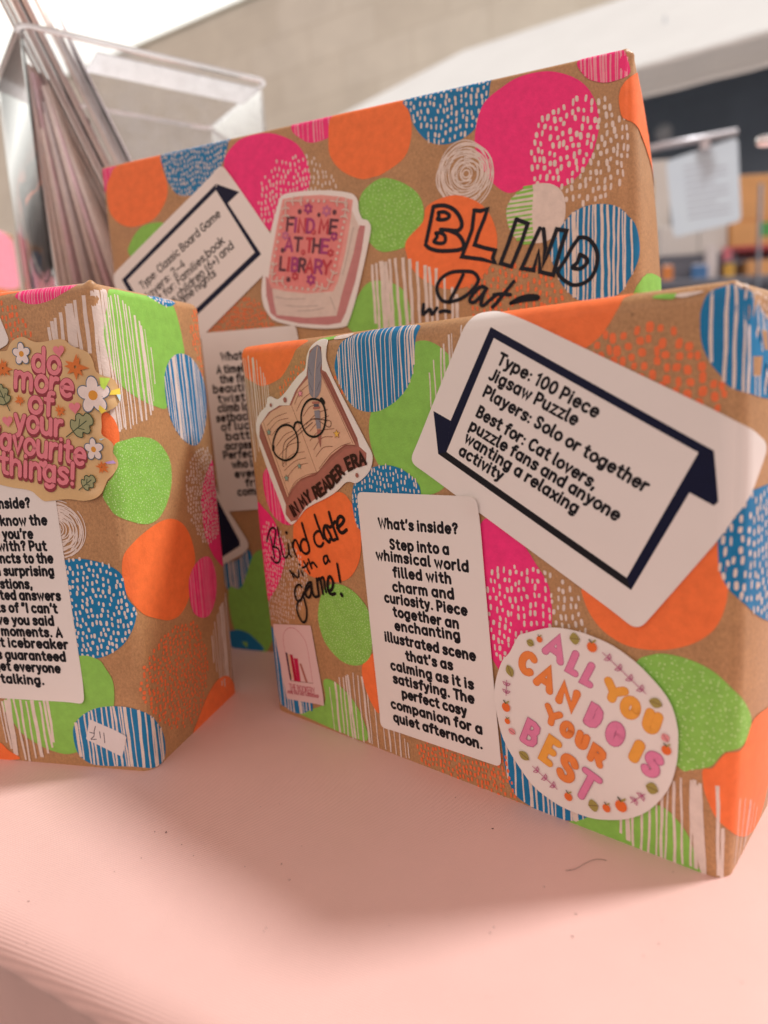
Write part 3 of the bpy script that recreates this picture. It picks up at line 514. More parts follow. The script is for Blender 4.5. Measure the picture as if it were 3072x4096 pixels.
DATA['FR']['hand'] = [
  ['line','black',1.1,[[8.07,87.4],[9.12,89.8],[11.65,93.6],[13.94,94.5],[15.51,93.6],[14.8,90.4],[12.95,85.2]],1],
  ['line','black',1.1,[[11.1,90.0],[12.03,84.8],[12.6,79.6]],1],
  ['line','black',1.1,[[12.95,85.2],[15.47,84.9],[16.84,82.7],[16.3,79.2],[14.36,77.6],[11.84,78.0],[10.18,79.9]],1],
  ['line','black',1.0,[[16.95,94.8],[17.68,89.8],[18.6,83.2],[19.96,81.0],[21.7,81.4],[23.2,83.7],[23.4,87.8]],1],
  ['line','black',1.0,[[23.4,87.8],[23.7,83.8],[24.8,81.7]],1],
  ['line','black',1.6,[[22.9,93.1],[23.2,93.0]],1],
  ['line','black',1.25,[[26.4,88.6],[27.2,85.3],[28.4,82.3]],1],
  ['line','black',1.25,[[26.5,86.4],[27.8,89.6],[29.2,90.1],[30.4,88.2],[31.6,85.5]],1],
  ['line','black',1.3,[[37.3,90.0],[34.8,91.2],[32.8,89.8],[32.1,87.5],[33.1,85.1],[35.4,84.5],[37.6,86.2],[37.4,89.2]],1],
  ['line','black',1.4,[[34.4,98.5],[35.6,94.3],[37.2,89.2],[37.7,86.7]],1],
  ['line','black',1.3,[[46.1,95.8],[43.8,95.6],[41.6,93.5],[41.7,90.7],[43.3,89.0],[45.6,89.1],[47.1,90.7]],1],
  ['line','black',1.4,[[43.2,102.9],[44.9,98.2],[47.4,92.8]],1],
  ['line','black',1.5,[[50.9,98.7],[49.0,98.5],[48.0,96.2],[48.7,93.1],[50.7,91.5],[51.6,92.8]],1],
  ['line','black',1.5,[[49.7,98.3],[51.9,95.0],[53.0,92.7],[54.9,93.1]],1],
  ['line','black',1.5,[[52.3,104.8],[53.6,100.2],[56.2,93.5]],1],
  ['line','black',1.5,[[51.9,98.2],[53.4,98.9],[55.5,101.0]],1],
  ['line','black',1.6,[[56.6,98.3],[59.7,100.5],[60.9,102.4],[59.3,103.6],[57.4,102.4],[56.7,99.4],[57.8,96.9],[59.6,96.5],[62.0,98.0]],1],
  ['line','black',1.0,[[23.0,75.0],[24.3,73.4],[25.1,72.1],[24.8,74.1],[27.4,72.3],[28.7,73.2],[28.9,75.9]],1],
  ['line','black',0.9,[[30.9,75.8],[31.8,73.7]],1],
  ['line','black',1.2,[[30.1,78.8],[30.3,78.8]],1],
  ['line','black',1.0,[[33.1,80.7],[34.6,78.5],[36.4,75.5]],1],
  ['line','black',1.1,[[32.1,77.6],[34.7,78.8],[35.8,80.2]],1],
  ['line','black',1.1,[[36.5,82.1],[37.2,80.2],[38.1,78.1]],1],
  ['line','black',1.1,[[37.5,79.4],[39.3,81.0],[41.5,79.2]],1],
  ['line','black',1.1,[[48.9,85.2],[47.1,84.7],[46.4,83.0],[47.3,81.3],[49.0,83.0],[48.9,85.2]],1],
  ['line','black',1.0,[[48.8,84.6],[50.2,82.6]],1],
  ['line','black',1.2,[[30.1,68.2],[28.6,69.1],[26.4,67.9],[24.9,65.1],[25.4,61.4],[27.9,61.2],[30.4,64.5],[31.3,65.8]],1],
  ['line','black',1.1,[[30.4,64.5],[31.4,60.6],[31.9,56.6],[30.7,52.3],[28.5,50.9],[26.3,52.7],[25.1,56.0],[26.0,59.7],[29.3,62.5],[32.1,65.9],[35.8,69.6]],1],
  ['line','black',1.3,[[36.8,71.4],[34.8,70.6],[32.3,67.1],[32.7,64.2],[34.7,64.0],[36.2,66.5],[36.8,71.1]],1],
  ['line','black',1.3,[[36.8,70.8],[37.0,66.9],[38.3,64.8],[40.8,65.5]],1],
  ['line','black',1.3,[[40.8,73.7],[40.9,69.7],[41.2,65.8]],1],
  ['line','black',1.3,[[41.3,72.9],[42.9,73.7],[44.0,67.1]],1],
  ['line','black',1.3,[[43.8,74.3],[45.3,74.6],[45.6,71.0],[46.1,68.3]],1],
  ['line','black',1.5,[[48.0,68.8],[50.0,70.2],[51.1,73.2],[50.0,75.7],[48.4,75.0],[47.6,71.5],[48.0,68.5],[49.7,67.7],[51.7,68.4]],1],
  ['line','black',1.3,[[54.7,82.2],[55.2,78.3],[55.6,74.3]],1],
  ['line','black',1.7,[[55.6,68.7],[56.0,68.2]],1],
]
DATA['LF'] = dict(o=[-0.25091,0.31541,0.0],yaw=-14.4,W=0.15,H=0.2028,D=0.0845)
DATA['LF']['pattern'] = [
  ['solid','orange','',[[100.7,201.8],[104.3,201.6],[107.9,201.6],[111.2,202.2],[115.2,202.8],[115.8,203.6],[111.9,204.5],[103.0,204.5]],{}],
  ['stripe','pink','lpink',[[114.6,200.6],[116.3,203.3],[122.4,204.4],[131.0,204.5],[141.4,204.0],[141.6,202.8],[138.9,200.7],[136.7,199.5],[133.0,197.9],[128.8,196.8],[125.2,196.3],[121.8,196.4],[118.4,197.4],[115.6,199.1]],{'n': 22,'w': 0.35}],
  ['dash','','orange2',[[100.7,194.6],[107.3,198.2],[114.3,197.0],[117.2,192.7],[118.7,189.0],[120.8,184.1],[119.0,182.5],[109.0,183.2],[105.7,189.4]],{'d': [1.0,2.0,1.9,2.9]}],
  ['lines','','white',[[125.4,182.0],[130.2,189.3],[136.6,194.6],[145.4,198.1],[153.4,199.8],[158.3,200.2],[156.9,188.3],[153.5,176.3],[154.1,164.4],[152.6,146.9],[149.9,158.5],[146.2,175.3]],{'n': 13,'w': 1.6}],
  ['solid','green','',[[161.1,201.7],[176.5,202.6],[192.7,202.3],[206.3,199.8],[210.2,192.5],[211.8,183.5],[211.2,177.1],[199.6,174.0],[193.3,168.4],[191.2,164.3],[190.2,153.5],[180.5,154.5],[169.7,158.0],[159.9,163.2],[156.0,169.2],[153.5,176.3],[153.3,185.1],[157.1,194.2]],{}],
  ['lines','','white',[[154.5,191.0],[161.1,199.3],[168.8,196.6],[176.4,191.1],[181.9,184.5],[184.4,173.6],[183.7,164.3],[177.5,151.3],[169.8,147.8],[158.5,145.9],[153.1,146.9],[152.1,164.4]],{'n': 14,'w': 0.75}],
  ['dash','blue','white',[[188.6,203.0],[200.6,203.9],[210.8,202.3],[206.1,199.1],[199.4,198.4],[193.5,200.1]],{'d': [1.2,1.5,2.4,2.0]}],
  ['dash','','orange2',[[221.3,191.2],[226.6,198.9],[231.8,202.0],[231.0,186.8],[229.9,168.0],[227.9,164.2],[225.4,174.7],[221.0,182.6]],{'d': [1.2,1.8,2.6,2.2]}],
  ['solid','orange','',[[145.8,153.9],[151.5,151.8],[154.4,146.2],[153.8,140.7],[150.6,139.7],[144.1,141.8]],{}],
  ['stripe','blue','white',[[191.9,167.7],[197.0,173.9],[204.3,177.2],[212.7,177.5],[220.8,174.5],[227.1,168.0],[230.1,159.7],[227.9,149.1],[221.0,138.8],[212.6,134.6],[203.0,137.2],[195.9,142.8],[191.9,149.3],[190.4,157.5]],{'n': 18,'w': 0.8}],
  ['speck','green','lgreen',[[151.1,139.7],[157.7,141.6],[167.6,142.1],[177.6,140.0],[184.0,135.4],[187.8,128.8],[186.6,119.9],[181.8,112.2],[174.4,106.6],[165.8,105.3],[156.2,108.1],[148.3,111.9],[145.3,115.7],[143.1,120.2],[145.9,125.1],[150.0,129.3]],{'r': 0.3,'s': 1.5}],
  ['solid','pink','',[[211.0,105.1],[216.2,115.7],[223.9,122.4],[230.6,124.4],[234.6,101.3],[232.7,71.2],[222.4,75.5],[215.8,83.5],[211.7,93.7],[211.8,109.0]],{}],
  ['dash','','white',[[199.8,121.7],[207.0,128.9],[216.6,132.4],[226.8,132.2],[229.5,125.7],[232.9,109.7],[230.8,91.4],[219.6,85.8],[210.4,87.4],[201.7,96.5],[198.0,106.2],[198.0,116.4]],{'d': [1.3,1.5,2.6,1.9]}],
  ['solid','orange','',[[148.5,93.0],[153.2,98.7],[162.9,102.4],[175.2,104.7],[185.2,103.8],[193.7,98.9],[199.0,90.4],[199.9,80.4],[194.0,72.9],[190.9,64.8],[182.9,59.9],[173.7,60.0],[164.4,63.9],[156.0,68.7],[150.6,75.2],[147.8,82.5]],{}],
  ['stripe','pink','lpink',[[192.6,73.2],[199.6,78.9],[208.9,80.4],[216.2,77.4],[220.0,68.0],[217.9,58.1],[210.8,51.4],[202.9,51.3],[194.8,55.9],[191.9,62.9]],{'n': 16,'w': 0.4}],
  ['dash','','orange2',[[149.2,39.0],[154.2,48.3],[163.6,53.7],[175.5,56.5],[187.4,55.0],[196.5,49.9],[201.9,39.4],[203.4,27.6],[200.2,16.0],[192.3,7.61],[182.8,5.13],[168.6,10.03],[160.0,18.06],[153.2,26.4],[149.9,32.8]],{'d': [1.5,1.6,3.0,2.1]}],
  ['lines','','white',[[207.5,35.7],[214.6,46.1],[224.3,52.0],[233.6,54.2],[232.3,17.59],[231.7,1.14],[223.1,4.12],[214.4,13.07],[208.9,27.0]],{'n': 12,'w': 1.1}],
  ['solid','orange','',[[185.3,-0.83],[192.0,6.16],[201.1,12.38],[211.4,15.19],[221.4,13.44],[227.6,8.22],[231.7,-0.64],[207.9,-1.6]],{}],
  ['scrib','','white',[[105.1,106.9],[111.1,115.9],[121.0,118.9],[130.3,116.4],[133.8,107.5],[129.1,99.0],[119.0,94.2],[108.5,97.2]],{}],
  ['dash','blue','white',[[117.6,92.2],[128.3,94.2],[137.0,92.9],[143.8,90.3],[147.6,86.5],[148.6,77.3],[152.1,71.4],[149.7,64.1],[143.6,57.2],[135.6,52.4],[128.6,50.8],[122.7,51.6],[118.3,63.2],[116.2,83.5]],{'d': [1.1,1.9,2.4,2.8]}],
  ['solid','green','',[[121.1,51.5],[130.8,50.5],[134.0,46.5],[136.6,41.1],[136.5,34.8],[135.3,29.2],[130.2,14.63],[111.8,6.02],[102.3,6.04],[93.9,9.13],[86.5,13.81],[82.0,20.9],[79.3,28.9],[103.3,41.7]],{}],
  ['lines','','white',[[76.8,28.7],[93.3,29.6],[105.3,30.0],[106.1,20.2],[102.1,9.72],[95.2,2.52],[84.3,0.92],[78.0,7.22],[74.2,14.47]],{'n': 11,'w': 1.1}],
  ['solid','orange','',[[73.1,8.38],[77.5,4.93],[82.7,0.94],[66.5,-0.32],[67.3,4.17]],{}],
  ['stripe','blue','white',[[113.5,17.1],[117.6,23.1],[126.0,27.9],[136.9,29.6],[146.4,28.4],[153.8,23.3],[159.3,14.78],[160.9,7.35],[159.0,1.04],[151.5,0.54],[143.7,1.97],[124.4,1.14],[117.6,2.8],[113.7,7.63]],{'n': 20,'w': 0.9}],
]
DATA['LF']['hand'] = [
]
DATA['RR'] = dict(o=[-0.15768,0.4485,0.0],yaw=-22.63,W=0.30031,H=0.2965,D=0.07)
DATA['RR']['pattern'] = [
  ['stripe','pink','lpink',[[2.28,294.9],[3.91,295.8],[14.55,295.3],[10.16,288.2],[3.46,282.6],[0.5,282.4]],{'n': 8,'w': 0.4}],
  ['solid','orange','',[[13.02,294.4],[22.5,296.6],[46.6,296.2],[47.5,287.6],[49.6,280.4],[49.1,274.1],[45.5,268.2],[39.1,262.7],[31.7,260.4],[22.8,259.7],[15.7,261.3],[9.59,265.2],[5.3,271.4],[4.3,279.3],[5.61,285.2],[9.91,291.1]],{}],
  ['dash','blue','white',[[47.3,296.7],[61.8,302.7],[92.8,304.2],[91.2,290.3],[87.4,283.8],[82.2,278.6],[73.8,272.6],[64.1,271.0],[56.3,272.8],[51.4,278.6],[49.0,285.2]],{'d': [0.8,1.9,1.9,2.8]}],
  ['solid','pink','',[[89.2,285.9],[100.6,294.6],[113.8,295.5],[127.5,290.7],[136.6,283.6],[141.0,271.4],[139.6,262.5],[132.6,254.2],[119.1,246.6],[111.8,246.4],[99.8,259.0],[90.7,272.4]],{}],
  ['dash','','white',[[109.0,262.4],[113.0,272.5],[120.8,279.4],[132.2,280.9],[140.4,279.6],[149.4,273.5],[155.4,264.6],[153.4,256.9],[140.9,253.0],[119.3,249.0],[109.4,251.6]],{'d': [0.9,2.2,2.3,3.3]}],
  ['stripe','pink','lpink',[[131.9,293.5],[133.9,299.9],[147.7,302.3],[163.3,300.9],[161.1,291.5],[154.3,286.1],[143.5,284.9],[137.0,288.1]],{'n': 13,'w': 0.55}],
  ['solid','orange','',[[152.9,284.1],[155.1,295.9],[164.7,301.7],[184.7,301.0],[193.0,297.2],[197.4,289.0],[198.1,279.3],[193.9,269.3],[182.4,263.6],[177.4,262.8],[169.7,262.9],[159.6,268.4],[153.6,276.2]],{}],
  ['dash','blue','white',[[194.8,295.8],[208.7,301.3],[223.7,302.3],[237.0,301.5],[237.2,290.5],[234.8,282.9],[230.6,276.5],[223.7,272.6],[214.4,271.6],[206.2,274.7],[200.0,282.1],[197.4,290.0]],{'d': [1.1,2.3,2.5,3.4]}],
  ['solid','pink','',[[262.4,294.4],[271.6,291.3],[279.6,285.8],[284.5,278.1],[286.4,269.1],[285.4,261.6],[282.3,253.3],[276.2,246.4],[268.9,243.5],[256.2,246.5],[246.3,244.4],[239.8,248.1],[234.4,255.2],[230.2,265.2],[230.0,274.6],[234.3,286.0],[244.3,292.0],[253.0,294.7]],{}],
  ['dash','','white',[[254.3,259.1],[256.6,268.7],[261.0,274.9],[268.4,279.4],[278.5,280.3],[288.4,277.9],[296.2,272.1],[300.1,262.8],[300.6,253.1],[297.2,243.0],[290.3,237.2],[280.1,234.8],[270.9,236.1],[268.9,243.5],[256.2,247.5]],{'d': [1.4,2.7,2.75,3.7]}],
  ['scrib','','white',[[209.1,259.3],[213.6,268.6],[225.3,271.5],[235.8,264.8],[239.7,254.3],[235.2,244.6],[224.2,241.4],[213.3,247.9]],{}],
  ['speck','green','lgreen',[[182.2,261.4],[174.6,259.3],[169.1,254.5],[167.6,246.8],[169.3,237.5],[174.0,230.0],[180.1,225.8],[191.5,226.6],[199.2,231.2],[202.8,241.8],[200.2,250.9],[192.0,257.7]],{'r': 0.35,'s': 2.0}],
  ['solid','orange','',[[204.8,244.8],[218.0,247.7],[229.4,243.3],[236.0,236.0],[239.1,226.0],[237.7,216.5],[231.7,208.5],[223.3,203.9],[212.6,203.9],[203.0,208.3],[195.9,214.8],[192.6,223.1],[193.0,229.8],[202.0,237.5]],{}],
  ['solid','white','',[[243.9,235.9],[247.4,242.7],[256.2,246.5],[264.7,245.7],[269.9,241.3],[271.4,234.0],[269.7,226.1],[263.2,220.7],[255.6,220.6],[246.9,224.9]],{}],
  ['hlines','','green',[[243.7,235.9],[247.4,242.7],[256.2,246.5],[256.0,234.2],[255.6,220.4],[246.9,224.7]],{'n': 13,'w': 1.3}],
  ['stripe','blue','white',[[270.8,228.0],[276.0,232.3],[283.2,233.8],[291.3,232.6],[299.2,228.0],[303.1,222.5],[304.6,213.3],[303.2,205.5],[298.2,195.9],[289.1,190.6],[277.7,191.7],[269.3,200.0],[265.2,210.0],[264.2,218.5]],{'n': 17,'w': 1.1}],
  ['solid','green','',[[156.7,191.3],[162.9,203.2],[171.5,211.8],[184.4,209.8],[191.6,202.7],[192.1,188.2],[175.9,178.2]],{}],
  ['lines','','white',[[171.7,216.4],[179.8,221.2],[191.3,222.1],[196.2,220.4],[207.0,214.6],[213.9,207.1],[219.5,197.6],[219.1,186.3],[190.2,179.4],[173.9,190.3]],{'n': 16,'w': 1.5}],
  ['dash','','orange2',[[225.8,206.9],[233.0,211.6],[246.6,212.2],[259.8,208.5],[267.2,201.3],[271.4,193.4],[261.5,182.6],[238.9,181.2],[227.5,187.8],[223.1,198.3]],{'d': [1.3,2.6,2.8,3.6]}],
  ['solid','green','',[[16.92,244.7],[19.8,252.3],[27.6,258.5],[36.3,259.9],[46.1,257.9],[51.3,246.9],[31.3,236.3]],{}],
  ['dash','','orange2',[[67.7,196.7],[77.6,208.8],[90.0,212.8],[100.6,211.4],[106.9,203.7],[112.1,194.4],[98.6,191.8],[80.4,192.5]],{'d': [0.9,2.0,1.7,2.6]}],
  ['stripe','pink','lpink',[[277.1,294.9],[280.7,297.4],[295.2,297.0],[299.0,293.4],[301.4,287.4],[297.1,284.6],[289.4,284.0],[282.6,286.6],[278.6,290.8]],{'n': 15,'w': 0.7}],
  ['stripe','blue','white',[[62.6,55.9],[73.3,58.3],[82.0,65.0],[84.1,57.5],[81.8,49.0],[72.6,38.8],[65.1,37.7],[61.6,46.7]],{'n': 8,'w': 0.9}],
  ['solid','green','',[[65.4,40.4],[74.3,40.9],[85.3,62.0],[94.0,63.5],[98.2,48.5],[97.2,22.8],[89.3,1.45],[77.3,-1.33],[66.7,11.19],[63.9,27.0]],{}],
  ['solid','blue','',[[60.4,9.34],[66.8,12.55],[74.2,11.8],[79.8,8.26],[86.4,1.18],[75.9,-0.11],[62.5,0.7]],{}],
  ['solid','orange','',[[296,270],[298,283],[325,292],[372,288],[372,246],[345,246],[320,256],[303,266]],{}],
  ['solid','green','',[[342,244],[352,228],[346,210],[385,195],[385,250],[360,252]],{}],
  ['solid','green','',[[303,196],[325,202],[375,195],[385,140],[330,130],[300,150]],{}],
  ['lines','','white',[[322,190],[350,200],[375,180],[370,130],[330,140]],{'n': 6,'w': 1.0}],
]
DATA['RR']['hand'] = [
  ['line','ink2',2.0,[[207.9,243.8],[211.1,243.9],[214.7,243.1],[218.3,240.9],[220.9,237.4],[222.0,233.9],[221.3,231.8],[219.2,230.9],[214.9,231.8],[211.2,232.6]],1],
  ['line','ink2',2.0,[[216.1,231.3],[219.7,229.2],[222.0,226.0],[222.5,223.1],[220.6,221.9],[215.7,221.9],[209.5,222.7],[205.1,224.4],[203.0,226.4]],1],
  ['line','ink2',2.0,[[207.9,243.8],[205.7,235.6],[203.4,227.8]],1],
  ['line','ink2',1.8,[[210.3,240.7],[213.4,240.5],[215.8,238.7],[215.1,237.4],[212.6,237.0],[209.8,237.6],[210.5,238.9],[210.3,240.7]],1],
  ['line','ink2',1.8,[[208.6,231.2],[211.1,231.0],[213.2,229.2],[213.1,226.6],[210.9,226.0],[207.5,227.3],[209.2,229.4],[208.6,231.2]],1],
  ['line','ink2',1.9,[[228.3,239.2],[231.5,238.4],[234.8,238.8],[233.2,234.6],[230.3,228.9],[228.0,223.2],[232.7,221.2],[238.0,219.4],[236.7,215.7],[237.8,213.6],[231.4,216.0],[221.4,218.4],[224.4,224.6],[227.0,230.4],[228.2,237.8]],0],
  ['line','ink2',1.9,[[248.6,232.2],[253.9,229.5],[250.9,221.7],[245.7,210.9],[240.5,213.0],[244.6,222.0],[248.6,232.2]],0],
  ['line','ink2',1.9,[[259.5,226.6],[255.4,218.9],[250.6,209.5],[256.3,208.0],[258.8,216.6],[259.2,206.9],[265.3,204.8],[268.8,216.1],[271.7,223.9],[267.3,225.2],[263.9,216.8],[260.6,209.5],[261.9,217.6],[261.2,226.1]],0],
  ['line','ink2',1.8,[[277.1,219.9],[274.3,216.5],[271.0,211.0],[267.6,205.4],[273.1,199.8],[278.0,199.3],[282.3,201.5],[284.8,206.1],[285.4,211.4],[284.0,215.8],[280.9,219.4],[277.1,220.2]],1],
  ['line','ink2',1.8,[[277.6,212.6],[280.2,210.9],[280.8,208.7],[278.6,206.6],[276.4,206.3],[274.2,207.3],[276.4,209.2],[277.6,212.6]],1],
  ['line','ink2',1.8,[[221.7,209.7],[218.7,204.6],[214.7,198.5]],1],
  ['line','ink2',1.8,[[214.7,197.4],[210.9,198.3],[208.5,201.5],[208.1,205.7],[210.8,209.5],[215.9,211.6],[222.1,211.4],[226.9,210.3],[229.2,207.4],[228.6,204.7],[224.8,201.0],[219.7,198.3],[214.0,197.4]],1],
  ['line','ink2',1.8,[[233.3,201.8],[230.9,203.2],[227.8,201.3],[224.9,198.1],[225.2,196.3],[227.6,196.4],[231.4,199.7],[233.3,201.8]],1],
  ['line','ink2',1.8,[[232.7,201.3],[231.1,198.1],[230.3,194.7],[231.8,194.2],[234.3,196.0]],1],
  ['line','ink2',1.8,[[246.7,203.8],[242.8,199.7],[237.9,194.5],[236.0,192.9]],1],
  ['line','ink2',1.8,[[236.8,198.6],[241.0,198.6],[244.8,197.8]],1],
  ['line','ink2',1.8,[[234.3,196.0],[238.0,198.5]],1],
  ['line','ink2',1.8,[[245.6,194.0],[252.0,194.7],[257.8,194.7],[257.2,195.9],[253.2,196.4],[248.6,195.6],[245.0,193.8]],1],
  ['line','ink2',1.8,[[200.6,197.6],[200.1,192.8],[203.7,194.9],[204.9,192.4],[207.6,195.1]],1],
  ['line','ink2',1.8,[[209.1,193.1],[211.3,193.4],[214.1,192.7]],1],
]
DATA['F_inside'] = dict(out=[[70.1,114.8],[128.1,116.1],[132.7,12.76],[73.0,11.91]],r=3.0,smooth=0,mat='label_white',art=[
  ['txt','What’s inside?',[81.0,100.8],[118.6,101.7],0.515,1.12,'ink'],
  ['txt','Step into a',[86.2,92.6],[114.3,93.5],0.515,1.12,'ink'],
  ['txt','whimsical world',[78.5,87.4],[122.6,87.9],0.515,1.12,'ink'],
  ['txt','filled with',[86.9,81.1],[114.6,82.2],0.515,1.12,'ink'],
  ['txt','charm and',[86.1,75.0],[115.5,76.3],0.515,1.12,'ink'],
  ['txt','curiosity. Piece',[81.3,69.7],[121.0,70.8],0.515,1.12,'ink'],
  ['txt','together an',[85.4,64.3],[116.9,64.9],0.515,1.12,'ink'],
  ['txt','enchanting',[85.8,58.4],[117.2,60.3],0.515,1.12,'ink'],
  ['txt','illustrated scene',[79.8,52.5],[123.7,53.5],0.515,1.12,'ink'],
  ['txt','that’s as',[90.4,46.4],[113.0,47.4],0.515,1.12,'ink'],
  ['txt','calming as it is',[81.8,40.4],[122.1,41.7],0.515,1.12,'ink'],
  ['txt','satisfying. The',[82.6,34.7],[122.0,35.9],0.515,1.12,'ink'],
  ['txt','perfect cosy',[86.8,29.1],[118.1,29.8],0.515,1.12,'ink'],
  ['txt','companion for a',[80.2,22.8],[124.9,24.2],0.515,1.12,'ink'],
  ['txt','quiet afternoon.',[81.0,16.88],[124.6,17.94],0.515,1.12,'ink'],
])
DATA['F_type'] = dict(out=[[130.1,185.0],[224.8,133.7],[184.4,76.6],[98.5,128.0]],r=4.0,smooth=0,mat='label_white',art=[
  ['poly','navy',[[135.3,174.4],[204.8,133.3],[200.8,132.7],[136.4,170.6]],0],
  ['poly','navy',[[135.3,174.4],[136.4,170.6],[115.4,131.9],[117.8,143.2]],0],
  ['poly','navy',[[110.5,146.9],[117.8,143.2],[115.4,131.9],[111.7,131.1]],0],
  ['poly','ink',[[111.7,131.1],[115.4,131.9],[180.6,93.2],[182.0,89.4]],0],
  ['poly','navy',[[200.8,132.7],[198.6,121.1],[182.0,89.4],[180.6,93.2]],0],
  ['poly','navy',[[200.8,132.7],[204.8,133.3],[206.3,118.8],[205.1,117.6],[198.6,121.1]],0],
  ['txt','Type: 100 Piece',[137.5,162.2],[171.1,143.3],0.51,0.98,'ink'],
  ['txt','Jigsaw Puzzle',[134.2,157.2],[164.4,141.0],0.51,0.98,'ink'],
  ['txt','Players: Solo or together',[131.6,151.6],[185.9,120.7],0.51,0.98,'ink'],
  ['txt','Best for: Cat lovers,',[128.6,144.8],[170.2,120.9],0.51,0.98,'ink'],
  ['txt','puzzle fans and anyone',[125.6,140.1],[177.4,111.2],0.51,0.98,'ink'],
  ['txt','wanting a relaxing',[123.4,135.8],[164.1,112.5],0.51,0.98,'ink'],
  ['txt','activity',[120.8,131.2],[137.1,122.3],0.51,0.98,'ink'],
])
